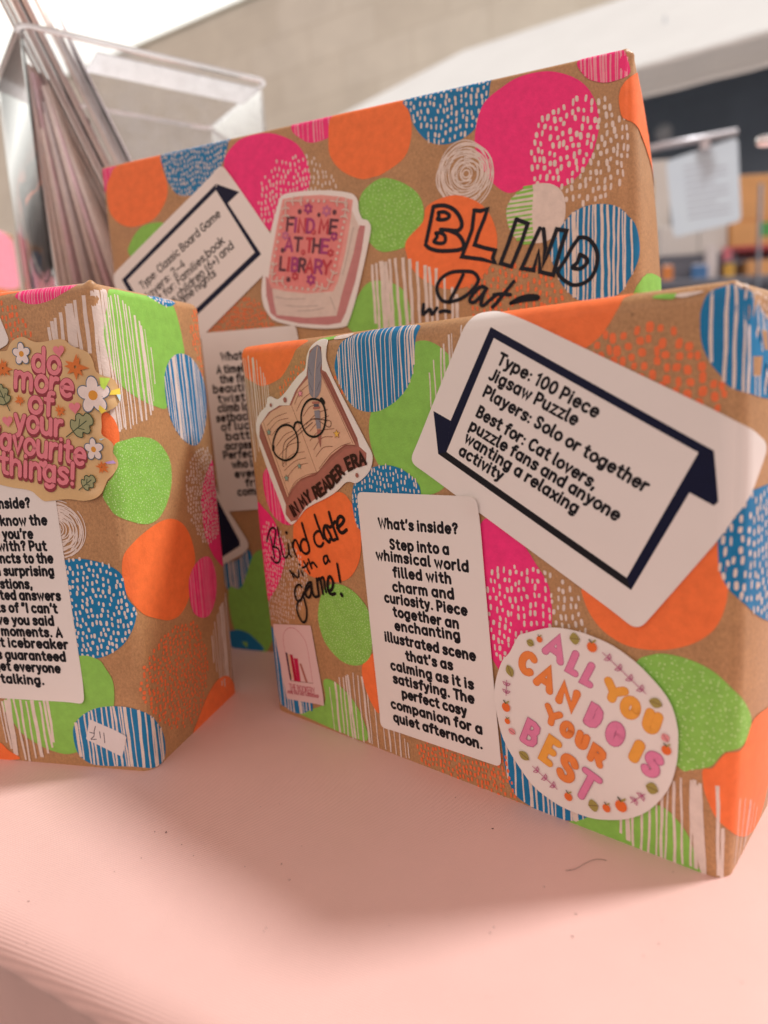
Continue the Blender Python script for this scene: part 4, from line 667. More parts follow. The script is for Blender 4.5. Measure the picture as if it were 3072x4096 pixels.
DATA['F_reader'] = dict(out=[[54.3,178.4],[58.1,178.2],[58.9,176.0],[58.0,170.6],[58.5,167.8],[60.5,162.7],[63.4,157.6],[67.8,150.3],[72.3,143.0],[76.6,135.8],[79.4,130.9],[79.4,127.7],[77.6,123.7],[73.6,120.3],[69.7,118.4],[66.7,118.8],[63.6,118.2],[60.2,115.7],[56.0,113.1],[50.0,110.4],[42.9,107.6],[37.4,104.8],[33.5,101.4],[28.5,97.5],[25.8,98.3],[23.8,100.0],[20.8,108.1],[15.93,119.3],[11.22,131.9],[10.11,137.0],[9.17,140.2],[10.46,145.2],[13.91,148.9],[18.08,151.5],[19.52,154.8],[21.9,155.7],[26.7,154.3],[32.5,157.6],[36.4,160.7],[41.0,163.9],[45.5,166.5],[47.0,171.5],[50.0,175.7]],r=0,smooth=1,mat='label_white',art=[
  ['poly','rust',[[12.5,143.0],[19.5,148.7],[27.2,151.5],[33.8,151.4],[38.5,157.6],[46.0,163.6],[47.4,169.2],[48.9,173.6],[53.2,176.0],[55.8,174.7],[55.4,165.3],[57.6,164.3],[59.3,161.7],[72.4,136.9],[73.1,133.6],[76.8,130.9],[76.0,125.9],[64.9,123.4],[52.0,114.1],[38.5,106.7],[31.9,100.0],[27.7,98.7],[24.4,102.0],[25.2,106.5],[11.17,137.6]],0],
  ['poly','rust2',[[73.1,133.6],[76.1,130.9],[76.0,126.2],[64.9,123.4],[52.0,114.1],[38.5,106.7],[32.0,100.3],[27.8,99.2],[24.8,102.3],[26.1,106.5],[30.5,112.4],[36.5,117.6],[47.2,121.0],[57.7,127.8],[65.2,132.4]],0],
  ['poly','tan',[[13.55,143.6],[21.3,148.7],[28.9,151.2],[35.1,151.3],[47.3,122.2],[36.7,118.8],[30.8,114.3],[27.0,109.7]],0],
  ['poly','tan',[[35.1,151.3],[40.3,158.1],[47.5,162.9],[54.5,164.2],[71.0,134.2],[65.4,134.4],[56.3,129.5],[49.0,122.9],[47.3,122.2]],0],
  ['line','brown',0.22,[[35.1,151.3],[41.2,137.0],[47.3,122.2]],1],
  ['line','brown',0.22,[[13.4,142.6],[19.81,126.4],[27.0,109.7]],1],
  ['line','brown',0.22,[[15.11,144.5],[21.4,127.7],[27.8,111.0]],1],
  ['line','brown',0.22,[[54.4,163.7],[62.4,149.0],[69.9,134.7]],1],
  ['line','brown',0.22,[[55.5,163.8],[63.6,149.6],[71.1,135.0]],1],
  ['line','brown',0.22,[[56.4,163.8],[64.8,150.1],[72.1,135.6]],1],
  ['line','brown',0.22,[[27.0,109.7],[32.8,116.2],[40.2,119.6],[46.3,121.0],[51.8,125.3],[58.7,130.1],[66.1,133.9],[71.0,133.9]],1],
  ['line','brown',0.22,[[27.5,111.0],[33.0,117.2],[40.4,120.5],[46.9,121.9]],1],
  ['line','brown',0.22,[[49.1,123.8],[56.4,130.1],[63.0,133.6],[68.5,135.0]],1],
  ['line','brown',0.22,[[17.63,142.6],[23.7,146.2],[31.6,148.1]],1],
  ['line','brown',0.22,[[19.2,140.7],[25.3,144.6],[32.4,145.7]],1],
  ['line','brown',0.22,[[20.2,138.2],[26.8,142.5],[33.2,143.9]],1],
  ['line','brown',0.22,[[22.7,133.3],[28.8,138.2],[34.4,140.0]],1],
  ['line','brown',0.22,[[23.9,128.9],[31.8,133.9],[38.9,135.2]],1],
  ['line','brown',0.22,[[26.1,125.3],[33.0,129.7],[40.9,131.0]],1],
  ['line','brown',0.22,[[26.5,122.2],[34.3,126.7],[41.4,128.3]],1],
  ['line','brown',0.22,[[27.9,119.1],[34.8,124.3],[42.4,126.0]],1],
  ['line','brown',0.22,[[37.3,151.8],[40.9,156.4],[46.7,159.6]],1],
  ['line','brown',0.22,[[38.2,148.8],[42.2,153.4],[47.5,156.1]],1],
  ['line','brown',0.22,[[42.1,146.4],[46.7,150.3],[51.7,150.8]],1],
  ['line','brown',0.22,[[43.3,142.8],[50.4,147.4],[57.0,148.9]],1],
  ['line','brown',0.22,[[45.4,139.9],[51.7,144.5],[57.5,146.3]],1],
  ['line','brown',0.22,[[44.9,135.8],[51.1,139.9],[60.0,140.9]],1],
  ['line','brown',0.22,[[46.9,132.0],[52.4,137.0],[58.8,137.5]],1],
  ['line','brown',0.22,[[47.8,129.0],[52.7,132.9],[58.3,133.5]],1],
  ['poly','grey',[[53.9,175.7],[55.6,173.0],[55.6,168.6],[54.6,165.3],[54.8,161.9],[53.5,156.4],[50.5,153.9],[47.4,155.5],[46.9,161.3],[47.4,168.1],[49.6,173.0]],1],
  ['line','tan',0.35,[[53.8,174.8],[51.5,165.5],[49.6,154.0]],1],
  ['line','dgrey',0.2,[[55.0,168.6],[52.8,166.0]],1],
  ['line','dgrey',0.2,[[47.6,166.9],[49.2,163.4]],1],
  ['line','dgrey',0.2,[[54.1,160.9],[51.6,157.0]],1],
  ['line','dgrey',0.2,[[47.2,160.7],[49.2,156.6]],1],
  ['line','rust2',1.0,[[48.6,152.0],[52.2,152.0]],1],
  ['line','rust2',1.0,[[49.0,149.7],[52.4,149.9]],1],
  ['poly','grey',[[49.1,148.6],[52.4,148.8],[52.2,141.0],[49.8,141.0]],0],
  ['poly','dgrey',[[49.2,151.4],[52.1,151.4],[52.2,150.2],[49.3,150.2]],0],
  ['poly','rust2',[[50.0,140.7],[52.2,140.7],[52.1,137.8],[49.9,137.5]],0],
  ['poly','rust',[[49.9,137.5],[52.1,137.8],[51.2,132.8]],0],
  ['line','brown2',0.3,[[26.8,124.2],[25.9,125.3],[28.3,134.5],[35.9,138.8],[47.7,145.1],[56.4,144.1]],1],
  ['line','brown2',0.3,[[28.2,124.7],[29.9,133.3],[36.6,137.6],[47.5,143.7]],1],
  ['line','brown2',0.3,[[47.7,145.1],[57.2,144.4],[58.5,142.9],[56.9,141.6],[51.7,144.2]],1],
  ['ring','black',0.95,[[20.5,133.9],[23.1,138.8],[26.7,141.9],[31.3,142.8],[35.0,141.5],[37.1,138.2],[37.3,134.6],[36.2,130.9],[32.7,128.2],[28.1,126.9],[23.7,128.0],[20.9,130.4]]],
  ['ring','black',0.95,[[40.8,146.4],[42.6,150.2],[45.4,152.7],[48.8,153.6],[53.1,152.7],[55.2,150.1],[55.7,146.1],[54.6,142.1],[52.2,139.0],[48.0,137.5],[43.6,138.7],[41.1,142.3]]],
  ['line','black',1.1,[[35.5,140.9],[36.5,143.2],[38.4,144.0],[40.4,143.4]],1],
  ['line','black',2.0,[[54.0,153.1],[55.0,151.9]],1],
  ['line','black',1.6,[[20.8,133.1],[20.4,131.7]],1],
  ['star','lpink',1.7,[41.5,156.2]],
  ['star','teal',1.7,[18.57,139.6]],
  ['star','teal',1.4,[37.0,124.6]],
  ['star','teal',1.7,[27.7,118.8]],
  ['star','yellow',1.9,[61.3,138.7]],
  ['dot','rust',1.1,[31.5,153.8]],
  ['dot','rust',0.8,[21.8,151.8]],
  ['dot','rust',0.9,[71.0,121.7]],
  ['ctxt','IN MY READER ERA',[[30.1,101.4],[34.9,104.3],[41.9,109.0],[48.0,111.5],[56.4,116.4],[64.0,122.2],[69.2,124.7],[76.1,126.6]],0.68,1.35,'brownblk'],
])
DATA['F_best'] = dict(out=[[152.7,71.6],[158.0,72.8],[164.9,72.9],[170.7,71.8],[176.7,69.9],[183.3,66.2],[188.2,62.1],[192.2,57.9],[194.8,53.4],[196.3,47.4],[196.5,42.6],[196.1,35.1],[194.0,26.6],[190.3,19.72],[185.7,14.1],[179.7,9.79],[173.4,7.12],[167.8,5.61],[160.2,5.47],[153.8,6.58],[146.2,10.53],[139.0,17.73],[134.2,25.4],[132.1,34.5],[131.4,42.0],[132.7,48.9],[135.5,56.1],[138.7,60.0],[142.3,66.7],[145.2,68.4]],r=0,smooth=1,mat='label_white',art=[
  ['glyph','A',[151.1,62.7],[158.8,58.9],[154.2,72.0],2.56,'candy','candy2',0.55],
  ['glyph','L',[159.5,57.7],[164.0,56.1],[163.1,66.3],2.43,'candy','candy2',0.55],
  ['glyph','L',[164.5,54.8],[169.0,53.5],[168.5,63.2],2.43,'candy','candy2',0.55],
  ['glyph','Y',[171.5,52.2],[179.2,48.9],[174.0,59.6],2.82,'amber','amber2',0.55],
  ['glyph','O',[177.5,47.8],[183.4,45.1],[180.3,55.5],2.82,'amber','amber2',0.55],
  ['glyph','U',[184.9,44.0],[190.1,42.5],[187.2,52.1],2.82,'amber','amber2',0.55],
  ['glyph','C',[141.0,53.9],[147.2,51.9],[144.0,63.0],2.69,'peach','peach2',0.55],
  ['glyph','A',[147.3,50.4],[154.5,47.3],[150.8,59.6],2.56,'peach','peach2',0.55],
  ['glyph','N',[155.6,45.7],[162.5,43.1],[158.7,54.0],2.56,'peach','peach2',0.55],
  ['glyph','D',[165.5,40.6],[170.6,38.8],[169.0,49.2],2.69,'candy','candy2',0.55],
  ['glyph','O',[172.6,36.0],[178.7,34.6],[175.1,44.9],2.94,'candy','candy2',0.55],
  ['glyph','I',[180.9,32.3],[183.7,31.0],[184.1,40.5],3.33,'amber','amber2',0.55],
  ['glyph','S',[184.6,28.9],[190.3,27.5],[187.4,38.1],2.69,'candy','candy2',0.55],
  ['glyph','Y',[150.6,37.6],[157.0,34.6],[152.4,44.8],2.18,'peach','peach2',0.55],
  ['glyph','O',[156.5,34.1],[161.4,32.4],[158.7,40.4],2.18,'peach','peach2',0.55],
  ['glyph','U',[162.3,31.6],[166.6,29.9],[164.2,38.0],2.18,'peach','peach2',0.55],
  ['glyph','R',[166.8,27.7],[172.1,25.4],[169.4,34.7],2.18,'peach','peach2',0.55],
  ['glyph','B',[141.1,26.8],[147.1,24.6],[145.1,36.9],2.3,'candy','candy2',0.55],
  ['glyph','E',[148.5,22.0],[153.6,19.7],[153.3,33.0],2.69,'amber','amber2',0.55],
  ['glyph','S',[155.0,17.68],[161.3,15.02],[158.4,28.5],2.69,'peach','peach2',0.55],
  ['glyph','T',[160.7,13.34],[167.6,10.33],[165.9,24.9],2.43,'candy','candy2',0.55],
  ['leaf','olive',0,1.1,[[145.8,66.0],[148.6,64.8]]],
  ['leaf','olive',0,1.6,[[161.9,70.1],[165.6,70.5]]],
  ['leaf','olive',0,1.3,[[187.8,54.5],[191.9,53.8]]],
  ['leaf','olive',0,1.2,[[137.7,55.2],[139.5,50.8]]],
  ['leaf','olive',0,1.3,[[140.9,22.2],[145.0,20.2]]],
  ['leaf','olive',0,1.7,[[167.2,10.43],[170.8,11.55]]],
  ['leaf','olive',0,1.6,[[186.8,24.9],[190.8,24.2]]],
  ['leaf','lpink2',0,1.0,[[192.0,44.5],[193.7,42.1]]],
  ['leaf','lpink2',0,1.0,[[137.0,30.1],[139.8,28.8]]],
  ['fruit','fruit',1.1,[150.8,67.4]],
  ['fruit','fruit',1.7,[169.6,68.5]],
  ['fruit','fruit',1.7,[136.4,38.4]],
  ['fruit','fruit',1.1,[136.7,33.0]],
  ['fruit','fruit',1.5,[159.9,10.97]],
  ['fruit','fruit',1.4,[173.7,11.81]],
  ['fruit','fruit',2.0,[178.7,14.5]],
  ['fruit','fruit',1.5,[193.2,39.2]],
  ['sprig','candy2',[[173.1,67.3],[186.9,56.5]]],
  ['sprig','candy2',[[137.2,49.1],[136.7,43.1]]],
  ['sprig','candy2',[[146.4,18.25],[155.8,12.49]]],
  ['sprig','candy2',[[182.1,17.1],[186.6,21.8]]],
])
DATA['F_shop'] = dict(out=[[6.13,45.9],[33.7,50.3],[38.0,12.09],[10.63,8.26]],r=0.6,smooth=0,mat='label_pink',art=[
  ['line','rose',0.22,[[14.98,18.82],[14.0,25.4],[13.33,33.1],[12.85,38.3],[13.73,42.4],[16.66,45.4],[19.53,46.5],[22.8,46.6],[25.7,45.0],[28.1,42.9],[29.5,40.1],[30.4,32.9],[31.2,21.5]],1],
  ['line','brown',0.25,[[14.98,18.82],[31.2,21.4]],0],
  ['poly','navy',[[13.59,33.0],[14.82,32.8],[15.56,22.8],[16.53,21.9],[15.57,19.06],[14.88,19.09]],0],
  ['poly','tan',[[15.04,32.5],[16.69,32.5],[17.4,20.3],[15.95,19.74]],0],
  ['poly','crimson',[[16.7,32.6],[18.65,32.8],[20.1,19.74],[17.82,19.4]],0],
  ['poly','crimson2',[[19.12,31.3],[22.3,31.7],[22.6,20.1],[20.1,19.74]],0],
  ['poly','label_pink',[[22.2,30.6],[23.7,30.5],[25.6,20.7],[23.1,20.3]],0],
  ['poly','rust2',[[23.0,29.4],[24.4,29.7],[27.7,21.0],[26.1,20.7]],0],
  ['txt','THE BOOKERY',[14.12,13.85],[32.1,16.21],0.42,0.42,'rose'],
  ['txt','MORE THAN JUST A BOOKSHOP',[12.12,11.65],[34.6,14.94],0.2,0.3,'rose2'],
])
DATA['R_type'] = dict(out=[[-0.74,232.3],[88.4,283.4],[122.8,231.8],[38.6,175.8]],r=4.0,smooth=0,mat='label_white',art=[
  ['poly','navy',[[9.6,230.9],[83.0,274.1],[82.2,270.5],[13.65,230.1]],0],
  ['poly','navy',[[83.0,274.1],[97.6,267.6],[89.6,262.9],[86.4,266.4]],0],
  ['poly','navy',[[82.1,271.6],[83.6,273.1],[89.6,262.9],[108.3,233.5],[104.3,234.9]],0],
  ['poly','navy',[[104.3,234.9],[108.3,233.5],[61.3,204.7],[57.6,206.2]],0],
  ['poly','navy',[[9.6,230.9],[13.65,230.1],[21.6,216.6],[17.51,217.0]],0],
  ['txt','Type: Classic Board Game',[24.6,223.6],[84.3,257.1],0.6,0.8,'ink'],
  ['txt','Players: 2–4',[25.1,215.5],[57.0,233.4],0.6,0.8,'ink'],
  ['txt','Best for: Families,book',[28.5,210.5],[85.3,242.6],0.6,0.8,'ink'],
  ['txt','lovers,children (6+) and',[34.4,206.2],[91.2,239.3],0.6,0.8,'ink'],
  ['txt','game nights',[49.2,210.4],[77.8,225.9],0.6,0.8,'ink'],
])
DATA['R_inside'] = dict(out=[[63.2,194.7],[127.1,193.7],[132.0,93.3],[65.2,88.1]],r=3.0,smooth=0,mat='label_white',art=[
  ['txt','What’s inside?',[76.0,178.2],[116.9,177.9],0.58,1.15,'ink'],
  ['txt','A timeless race to',[72.3,171.0],[120.8,171.0],0.58,1.15,'ink'],
  ['txt','the finish with a',[74.0,165.4],[119.5,165.6],0.58,1.15,'ink'],
  ['txt','beautiful,snakey',[68.6,159.9],[124.8,160.5],0.58,1.15,'ink'],
  ['txt','twist. Players',[71.3,154.2],[122.7,155.0],0.58,1.15,'ink'],
  ['txt','climb ladders,face',[70.7,148.7],[123.6,149.7],0.58,1.15,'ink'],
  ['txt','setbacks and rolls',[68.9,142.9],[125.6,144.4],0.58,1.15,'ink'],
  ['txt','of luck as they',[71.8,137.6],[123.2,139.2],0.58,1.15,'ink'],
  ['txt','battle it out',[74.5,131.9],[121.0,133.5],0.58,1.15,'ink'],
  ['txt','across the board.',[73.4,126.2],[122.4,128.2],0.58,1.15,'ink'],
  ['txt','Perfect for those',[71.4,120.8],[124.6,123.2],0.58,1.15,'ink'],
  ['txt','who love to win',[77.0,115.1],[119.8,117.3],0.58,1.15,'ink'],
  ['txt','every single',[78.3,109.4],[118.9,111.7],0.58,1.15,'ink'],
  ['txt','friendly',[85.3,104.0],[112.6,105.7],0.58,1.15,'ink'],
  ['txt','competition.',[79.0,98.5],[118.9,101.2],0.58,1.15,'ink'],
])
DATA['R_navy'] = dict(out=[[62.5,107.0],[64.5,98.9],[82.2,70.7],[82.8,67.0],[78.9,62.7],[64.0,55.4],[40.0,45.7],[32.4,78.6]],r=3.0,smooth=0,mat='label_white',art=[
  ['poly','navy',[[61.4,100.8],[76.8,70.6],[76.8,67.4],[64.6,60.6],[44.7,52.6],[37.9,78.7]],0],
])
DATA['R_lib'] = dict(out=[[123.7,261.4],[131.0,262.2],[143.3,261.2],[155.3,259.2],[164.2,256.6],[166.8,254.5],[168.0,251.6],[168.0,248.2],[168.9,245.1],[170.0,243.2],[172.6,242.2],[174.0,239.9],[174.0,236.5],[171.3,227.2],[167.2,214.5],[162.8,202.2],[158.5,192.6],[155.9,190.3],[145.9,190.2],[133.3,191.8],[120.6,194.8],[112.9,197.8],[109.7,201.5],[107.4,206.2],[106.8,213.0],[108.5,221.8],[112.5,234.9],[116.7,247.1],[120.6,256.2]],r=0,smooth=1,mat='label_white',art=[
  ['poly','dusk',[[110.3,221.6],[109.7,211.2],[111.5,201.7],[115.6,198.3],[129.2,194.4],[146.1,192.0],[154.0,192.6],[157.2,197.4],[163.9,212.8],[168.6,227.9],[171.3,239.6],[168.2,240.4],[155.9,213.6],[114.0,218.2]],0],
  ['poly','page',[[113.8,214.5],[130.7,211.3],[149.5,209.7],[157.0,227.6],[164.4,248.1],[167.8,240.1],[163.7,226.8],[155.4,206.5],[151.8,196.4],[133.8,197.0],[115.3,200.2],[114.2,207.0]],0],
  ['poly','rose3',[[124.4,259.7],[134.9,259.7],[147.2,258.4],[159.0,255.7],[165.2,253.2],[163.4,244.1],[159.0,227.4],[153.9,213.8],[150.7,209.2],[134.8,209.7],[122.2,212.2],[113.2,215.0],[111.8,219.2],[114.8,231.0],[119.7,246.7]],0],
  ['poly','rose4',[[125.7,257.9],[136.4,257.5],[147.0,256.3],[156.9,254.3],[162.7,252.1],[161.0,244.5],[157.1,229.4],[151.5,214.1],[149.2,211.5],[135.0,211.6],[122.3,214.0],[115.1,216.6],[114.1,219.7],[116.9,230.7],[121.4,246.4]],0],
  ['line','greyline',0.5,[[115.8,209.8],[122.7,208.1],[133.8,207.1]],1],
  ['line','greyline',0.5,[[121.0,204.9],[130.0,203.3],[141.0,202.7]],1],
  ['line','greyline',0.5,[[128.6,201.2],[136.6,200.6],[144.7,201.1]],1],
  ['line','greyline',0.5,[[148.8,206.5],[151.2,199.8]],1],
  ['line','greyline',0.5,[[164.6,239.8],[160.6,227.2],[157.0,217.1]],1],
  ['txt','F',[125.4,243.5],[129.2,242.8],0.92,1.5,'plum0'],
  ['txt','I',[129.7,242.4],[131.2,242.1],0.92,1.5,'plum1'],
  ['txt','N',[132.3,241.9],[136.2,241.1],0.92,1.5,'crim'],
  ['txt','D',[137.3,241.0],[141.4,240.2],0.92,1.5,'plum1'],
  ['txt','M',[144.7,239.9],[149.7,238.9],0.92,1.5,'crim'],
  ['txt','E',[150.7,238.7],[154.7,237.9],0.92,1.5,'plum0'],
  ['txt','A',[123.5,233.6],[127.9,232.7],0.92,1.5,'plum1'],
  ['txt','T',[129.2,232.6],[132.9,231.9],0.92,1.5,'plum0'],
  ['txt','T',[136.3,231.3],[139.6,230.7],0.92,1.5,'crim'],
  ['txt','H',[140.2,230.6],[144.3,229.8],0.92,1.5,'plum0'],
  ['txt','E',[145.1,229.7],[149.1,228.9],0.92,1.5,'plum1'],
  ['txt','L',[119.4,223.9],[122.5,223.3],0.92,1.5,'plum0'],
  ['txt','I',[123.8,223.0],[125.1,222.7],0.92,1.5,'crim'],
  ['txt','B',[126.6,222.5],[130.3,221.8],0.92,1.5,'plum1'],
  ['txt','R',[131.0,221.6],[134.7,220.9],0.92,1.5,'plum0'],
  ['txt','A',[135.2,220.8],[139.3,220.0],0.92,1.5,'crim'],
  ['txt','R',[140.5,219.8],[144.7,219.1],0.92,1.5,'plum1'],
  ['txt','Y',[145.1,218.9],[149.3,218.1],0.92,1.5,'crim'],
  ['flower','plum1',3.0,[139.4,252.7]],
  ['flower','plum2',3.0,[150.0,250.0]],
  ['flower','plum1',2.4,[153.4,236.7]],
  ['flower','plum1',3.2,[138.2,216.5]],
  ['flower','crim',2.4,[128.7,219.4]],
  ['flower','plum2',2.4,[124.6,241.0]],
  ['flower','crim',1.6,[141.6,240.5]],
  ['flower','crim',1.6,[134.6,231.1]],
  ['flower','crim',2.2,[150.8,228.8]],
  ['dot','plum0',1.2,[134.2,251.9]],
  ['dot','plum0',1.0,[145.4,248.7]],
  ['dot','plum0',1.2,[154.5,248.7]],
  ['dot','plum0',1.3,[124.4,218.2]],
  ['dot','plum0',1.2,[122.2,233.7]],
  ['dot','page',0.75,[123.4,249.0]],
  ['dot','page',0.75,[122.1,245.5]],
  ['dot','page',0.75,[120.9,242.0]],
  ['dot','page',0.75,[119.6,238.4]],
  ['dot','page',0.75,[118.4,234.9]],
  ['dot','page',0.75,[117.1,231.3]],
  ['dot','page',0.75,[115.8,227.7]],
  ['dot','page',0.75,[114.5,224.1]],
  ['dot','page',0.75,[160.8,246.2]],
  ['dot','page',0.75,[159.8,243.2]],
  ['dot','page',0.75,[158.8,240.3]],
  ['dot','page',0.75,[157.8,237.3]],
  ['dot','page',0.75,[156.8,234.3]],
  ['dot','page',0.75,[155.8,231.3]],
  ['dot','page',0.75,[154.8,228.2]],
  ['dot','page',0.75,[153.8,225.2]],
  ['dot','page',0.75,[152.8,222.1]],
  ['dot','page',0.75,[139.4,256.6]],
  ['dot','page',0.75,[142.7,256.1]],
  ['dot','page',0.75,[145.9,255.5]],
  ['dot','page',0.75,[149.1,254.9]],
  ['dot','page',0.75,[122.4,214.4]],
  ['dot','page',0.75,[125.9,213.8]],
  ['dot','page',0.75,[129.3,213.1]],
  ['dot','page',0.75,[132.8,212.4]],
  ['dot','page',0.75,[136.2,211.8]],
  ['dot','page',0.75,[139.6,211.1]],
  ['sprig2','page',[[126.4,258.5],[136.4,257.0]]],
  ['sprig2','page',[[126.2,258.2],[125.7,250.5]]],
  ['sprig2','page',[[152.6,254.6],[162.0,252.2]]],
  ['sprig2','page',[[162.1,251.8],[159.9,245.3]]],
  ['sprig2','page',[[114.0,218.2],[116.2,227.9]]],
  ['sprig2','page',[[114.0,218.2],[121.4,217.8]]],
  ['sprig2','page',[[147.5,210.9],[152.3,219.4]]],
  ['sprig2','page',[[147.1,210.6],[141.0,213.1]]],
])
DATA['L_inside'] = dict(out=[[60.6,133.4],[121.2,133.4],[122.2,30.4],[61.6,30.4]],r=3.0,smooth=0,mat='label_white',art=[
  ['txt','What’s inside?',[74.7,116.2],[108.6,116.2],0.525,1.15,'ink'],
  ['txt','Think you know the',[67.7,108.9],[115.6,108.9],0.525,1.15,'ink'],
  ['txt','people you’re',[75.4,103.2],[107.9,103.2],0.525,1.15,'ink'],
  ['txt','playing with? Put',[69.7,98.0],[113.6,98.0],0.525,1.15,'ink'],
  ['txt','your instincts to the',[67.4,92.7],[115.9,92.7],0.525,1.15,'ink'],
  ['txt','test with surprising',[67.8,87.2],[115.5,87.2],0.525,1.15,'ink'],
  ['txt','questions,',[79.4,81.5],[103.9,81.5],0.525,1.15,'ink'],
  ['txt','unexpected answers',[66.3,76.5],[117.0,76.5],0.525,1.15,'ink'],
  ['txt','and lots of “I can’t',[68.8,70.9],[114.5,70.9],0.525,1.15,'ink'],
  ['txt','believe you said',[71.3,65.4],[112.0,65.4],0.525,1.15,'ink'],
  ['txt','that!” moments. A',[68.1,60.2],[115.2,60.2],0.525,1.15,'ink'],
  ['txt','instant icebreaker',[66.1,55.0],[117.2,55.0],0.525,1.15,'ink'],
  ['txt','that’s guaranteed',[68.1,49.4],[115.2,49.4],0.525,1.15,'ink'],
  ['txt','to get everyone',[71.6,44.0],[111.7,44.0],0.525,1.15,'ink'],
  ['txt','talking.',[80.8,38.1],[102.5,38.1],0.525,1.15,'ink'],
])
DATA['L_type'] = dict(out=[[97.2,207.4],[103.5,202.1],[110.0,182.5],[99.2,178.4],[83.8,192.9]],r=3.0,smooth=0,mat='label_white',art=[
])
DATA['L_price'] = dict(out=[[122.7,22.9],[140.3,16.28],[136.3,6.19],[119.7,13.44]],r=1.0,smooth=0,mat='label_grey',art=[
  ['line','pen',0.38,[[125.2,19.73],[124.2,17.28],[123.8,15.14],[122.2,13.62],[124.7,13.65]],1],
  ['line','pen',0.38,[[122.0,16.78],[124.2,16.37]],1],
  ['line','pen',0.38,[[126.9,17.32],[126.9,14.44]],1],
  ['line','pen',0.38,[[128.9,16.89],[128.7,12.31]],1],
])
DATA['L_do'] = dict(out=[[109.9,181.7],[112.0,183.4],[115.1,184.3],[117.3,184.1],[120.0,182.7],[122.7,181.8],[126.3,181.8],[130.0,182.2],[133.6,182.2],[135.6,181.5],[137.4,179.8],[140.1,178.4],[143.1,177.3],[145.3,175.7],[146.6,172.9],[146.9,170.5],[147.7,168.7],[150.0,167.3],[153.7,166.2],[155.8,164.0],[156.5,161.3],[155.9,158.2],[153.8,155.5],[150.1,153.5],[147.5,152.4],[147.0,147.9],[146.7,144.8],[148.9,142.6],[150.5,140.3],[150.1,137.3],[151.4,134.7],[151.7,132.1],[149.8,129.2],[146.6,126.5],[145.2,124.3],[143.3,121.2],[140.2,119.3],[134.6,118.5],[127.4,119.3],[119.8,118.8],[116.1,118.8],[113.4,120.8],[111.1,122.8],[107.4,123.9],[101.8,124.7],[94.4,126.5],[88.8,128.3],[89.2,140.7],[93.5,159.8],[98.6,175.1],[102.7,179.2],[106.2,179.5],[108.4,179.7]],r=0,smooth=1,mat='foil',art=[
  ['btxt','do',[119.3,171.2],[131.1,169.1],1.2,1.75,'bubblegum','maroon',0.8],
  ['btxt','more',[110.1,165.2],[135.5,160.0],1.2,1.75,'bubblegum','maroon',0.8],
  ['btxt','of',[115.3,155.1],[125.5,153.2],1.2,1.75,'bubblegum','maroon',0.8],
  ['btxt','your',[107.6,148.3],[128.6,144.8],1.2,1.75,'bubblegum','maroon',0.8],
  ['btxt','favourite',[95.2,141.9],[137.3,133.0],1.2,1.7,'bubblegum','maroon',0.8],
  ['btxt','things!',[97.9,131.2],[131.4,125.1],1.2,1.75,'bubblegum','maroon',0.8],
  ['daisy',4.3,[115.4,177.8]],
  ['daisy',7.2,[145.1,160.0]],
  ['daisy',4.4,[142.7,139.0]],
  ['splat','peach2',4.4,[105.9,172.8]],
  ['splat','peach2',5.6,[139.0,171.2]],
  ['splat','peach2',2.6,[111.7,159.9]],
  ['splat','peach2',2.8,[129.6,154.7]],
  ['splat','peach2',3.0,[145.2,131.8]],
  ['heart','bubblegum',2.6,[132.6,177.8]],
  ['heart','bubblegum',2.6,[136.5,155.7]],
  ['heart','bubblegum',2.5,[104.7,151.9]],
  ['heart','bubblegum',2.0,[118.8,133.9]],
  ['poly','glint1',[[148.5,166.7],[152.4,166.2],[149.7,161.8],[148.5,163.2]],0],
  ['poly','glint2',[[152.2,161.5],[156.4,162.3],[155.9,159.8],[151.2,159.8]],0],
  ['poly','glint2',[[147.3,156.1],[149.5,153.8],[147.6,152.7],[146.7,154.3]],0],
  ['poly','glint3',[[153.9,159.8],[156.0,159.8],[154.8,156.9]],0],
  ['poly','glint4',[[146.6,133.7],[149.8,134.2],[150.8,132.9],[147.5,133.0]],0],
  ['poly','glint3',[[145.8,143.0],[147.8,143.2],[146.4,142.4]],0],
  ['oak',[[106.5,156.0],[102.3,166.5]]],
  ['oak',[[131.1,144.4],[143.5,151.7]]],
  ['oak',[[133.8,123.0],[141.4,127.9]]],
])
def merge_into(a, b):
    """put the print of object b into the mesh of object a"""
    bm = bmesh.new(); bm.from_mesh(a.data); n = len(a.data.materials); k = len(bm.faces); bm.from_mesh(b.data)
    bm.faces.ensure_lookup_table()
    for f in bm.faces[k:]: f.material_index += n
    for m in b.data.materials: a.data.materials.append(m)
    bm.to_mesh(a.data); bm.free(); me = b.data; bpy.data.objects.remove(b); bpy.data.meshes.remove(me)

# ------------------------------------------------------------------ setting: ground and the pink tablecloth
mat('paving', (0.14, 0.13, 0.13), 0.85, 0.15, 3, 0.3, 30)
bm = bmesh.new(); bmesh.ops.create_grid(bm, x_segments=2, y_segments=2, size=60); g = mesh_object('ground', bm, ['paving']); g.location.z = -0.75; g['kind'] = 'structure'

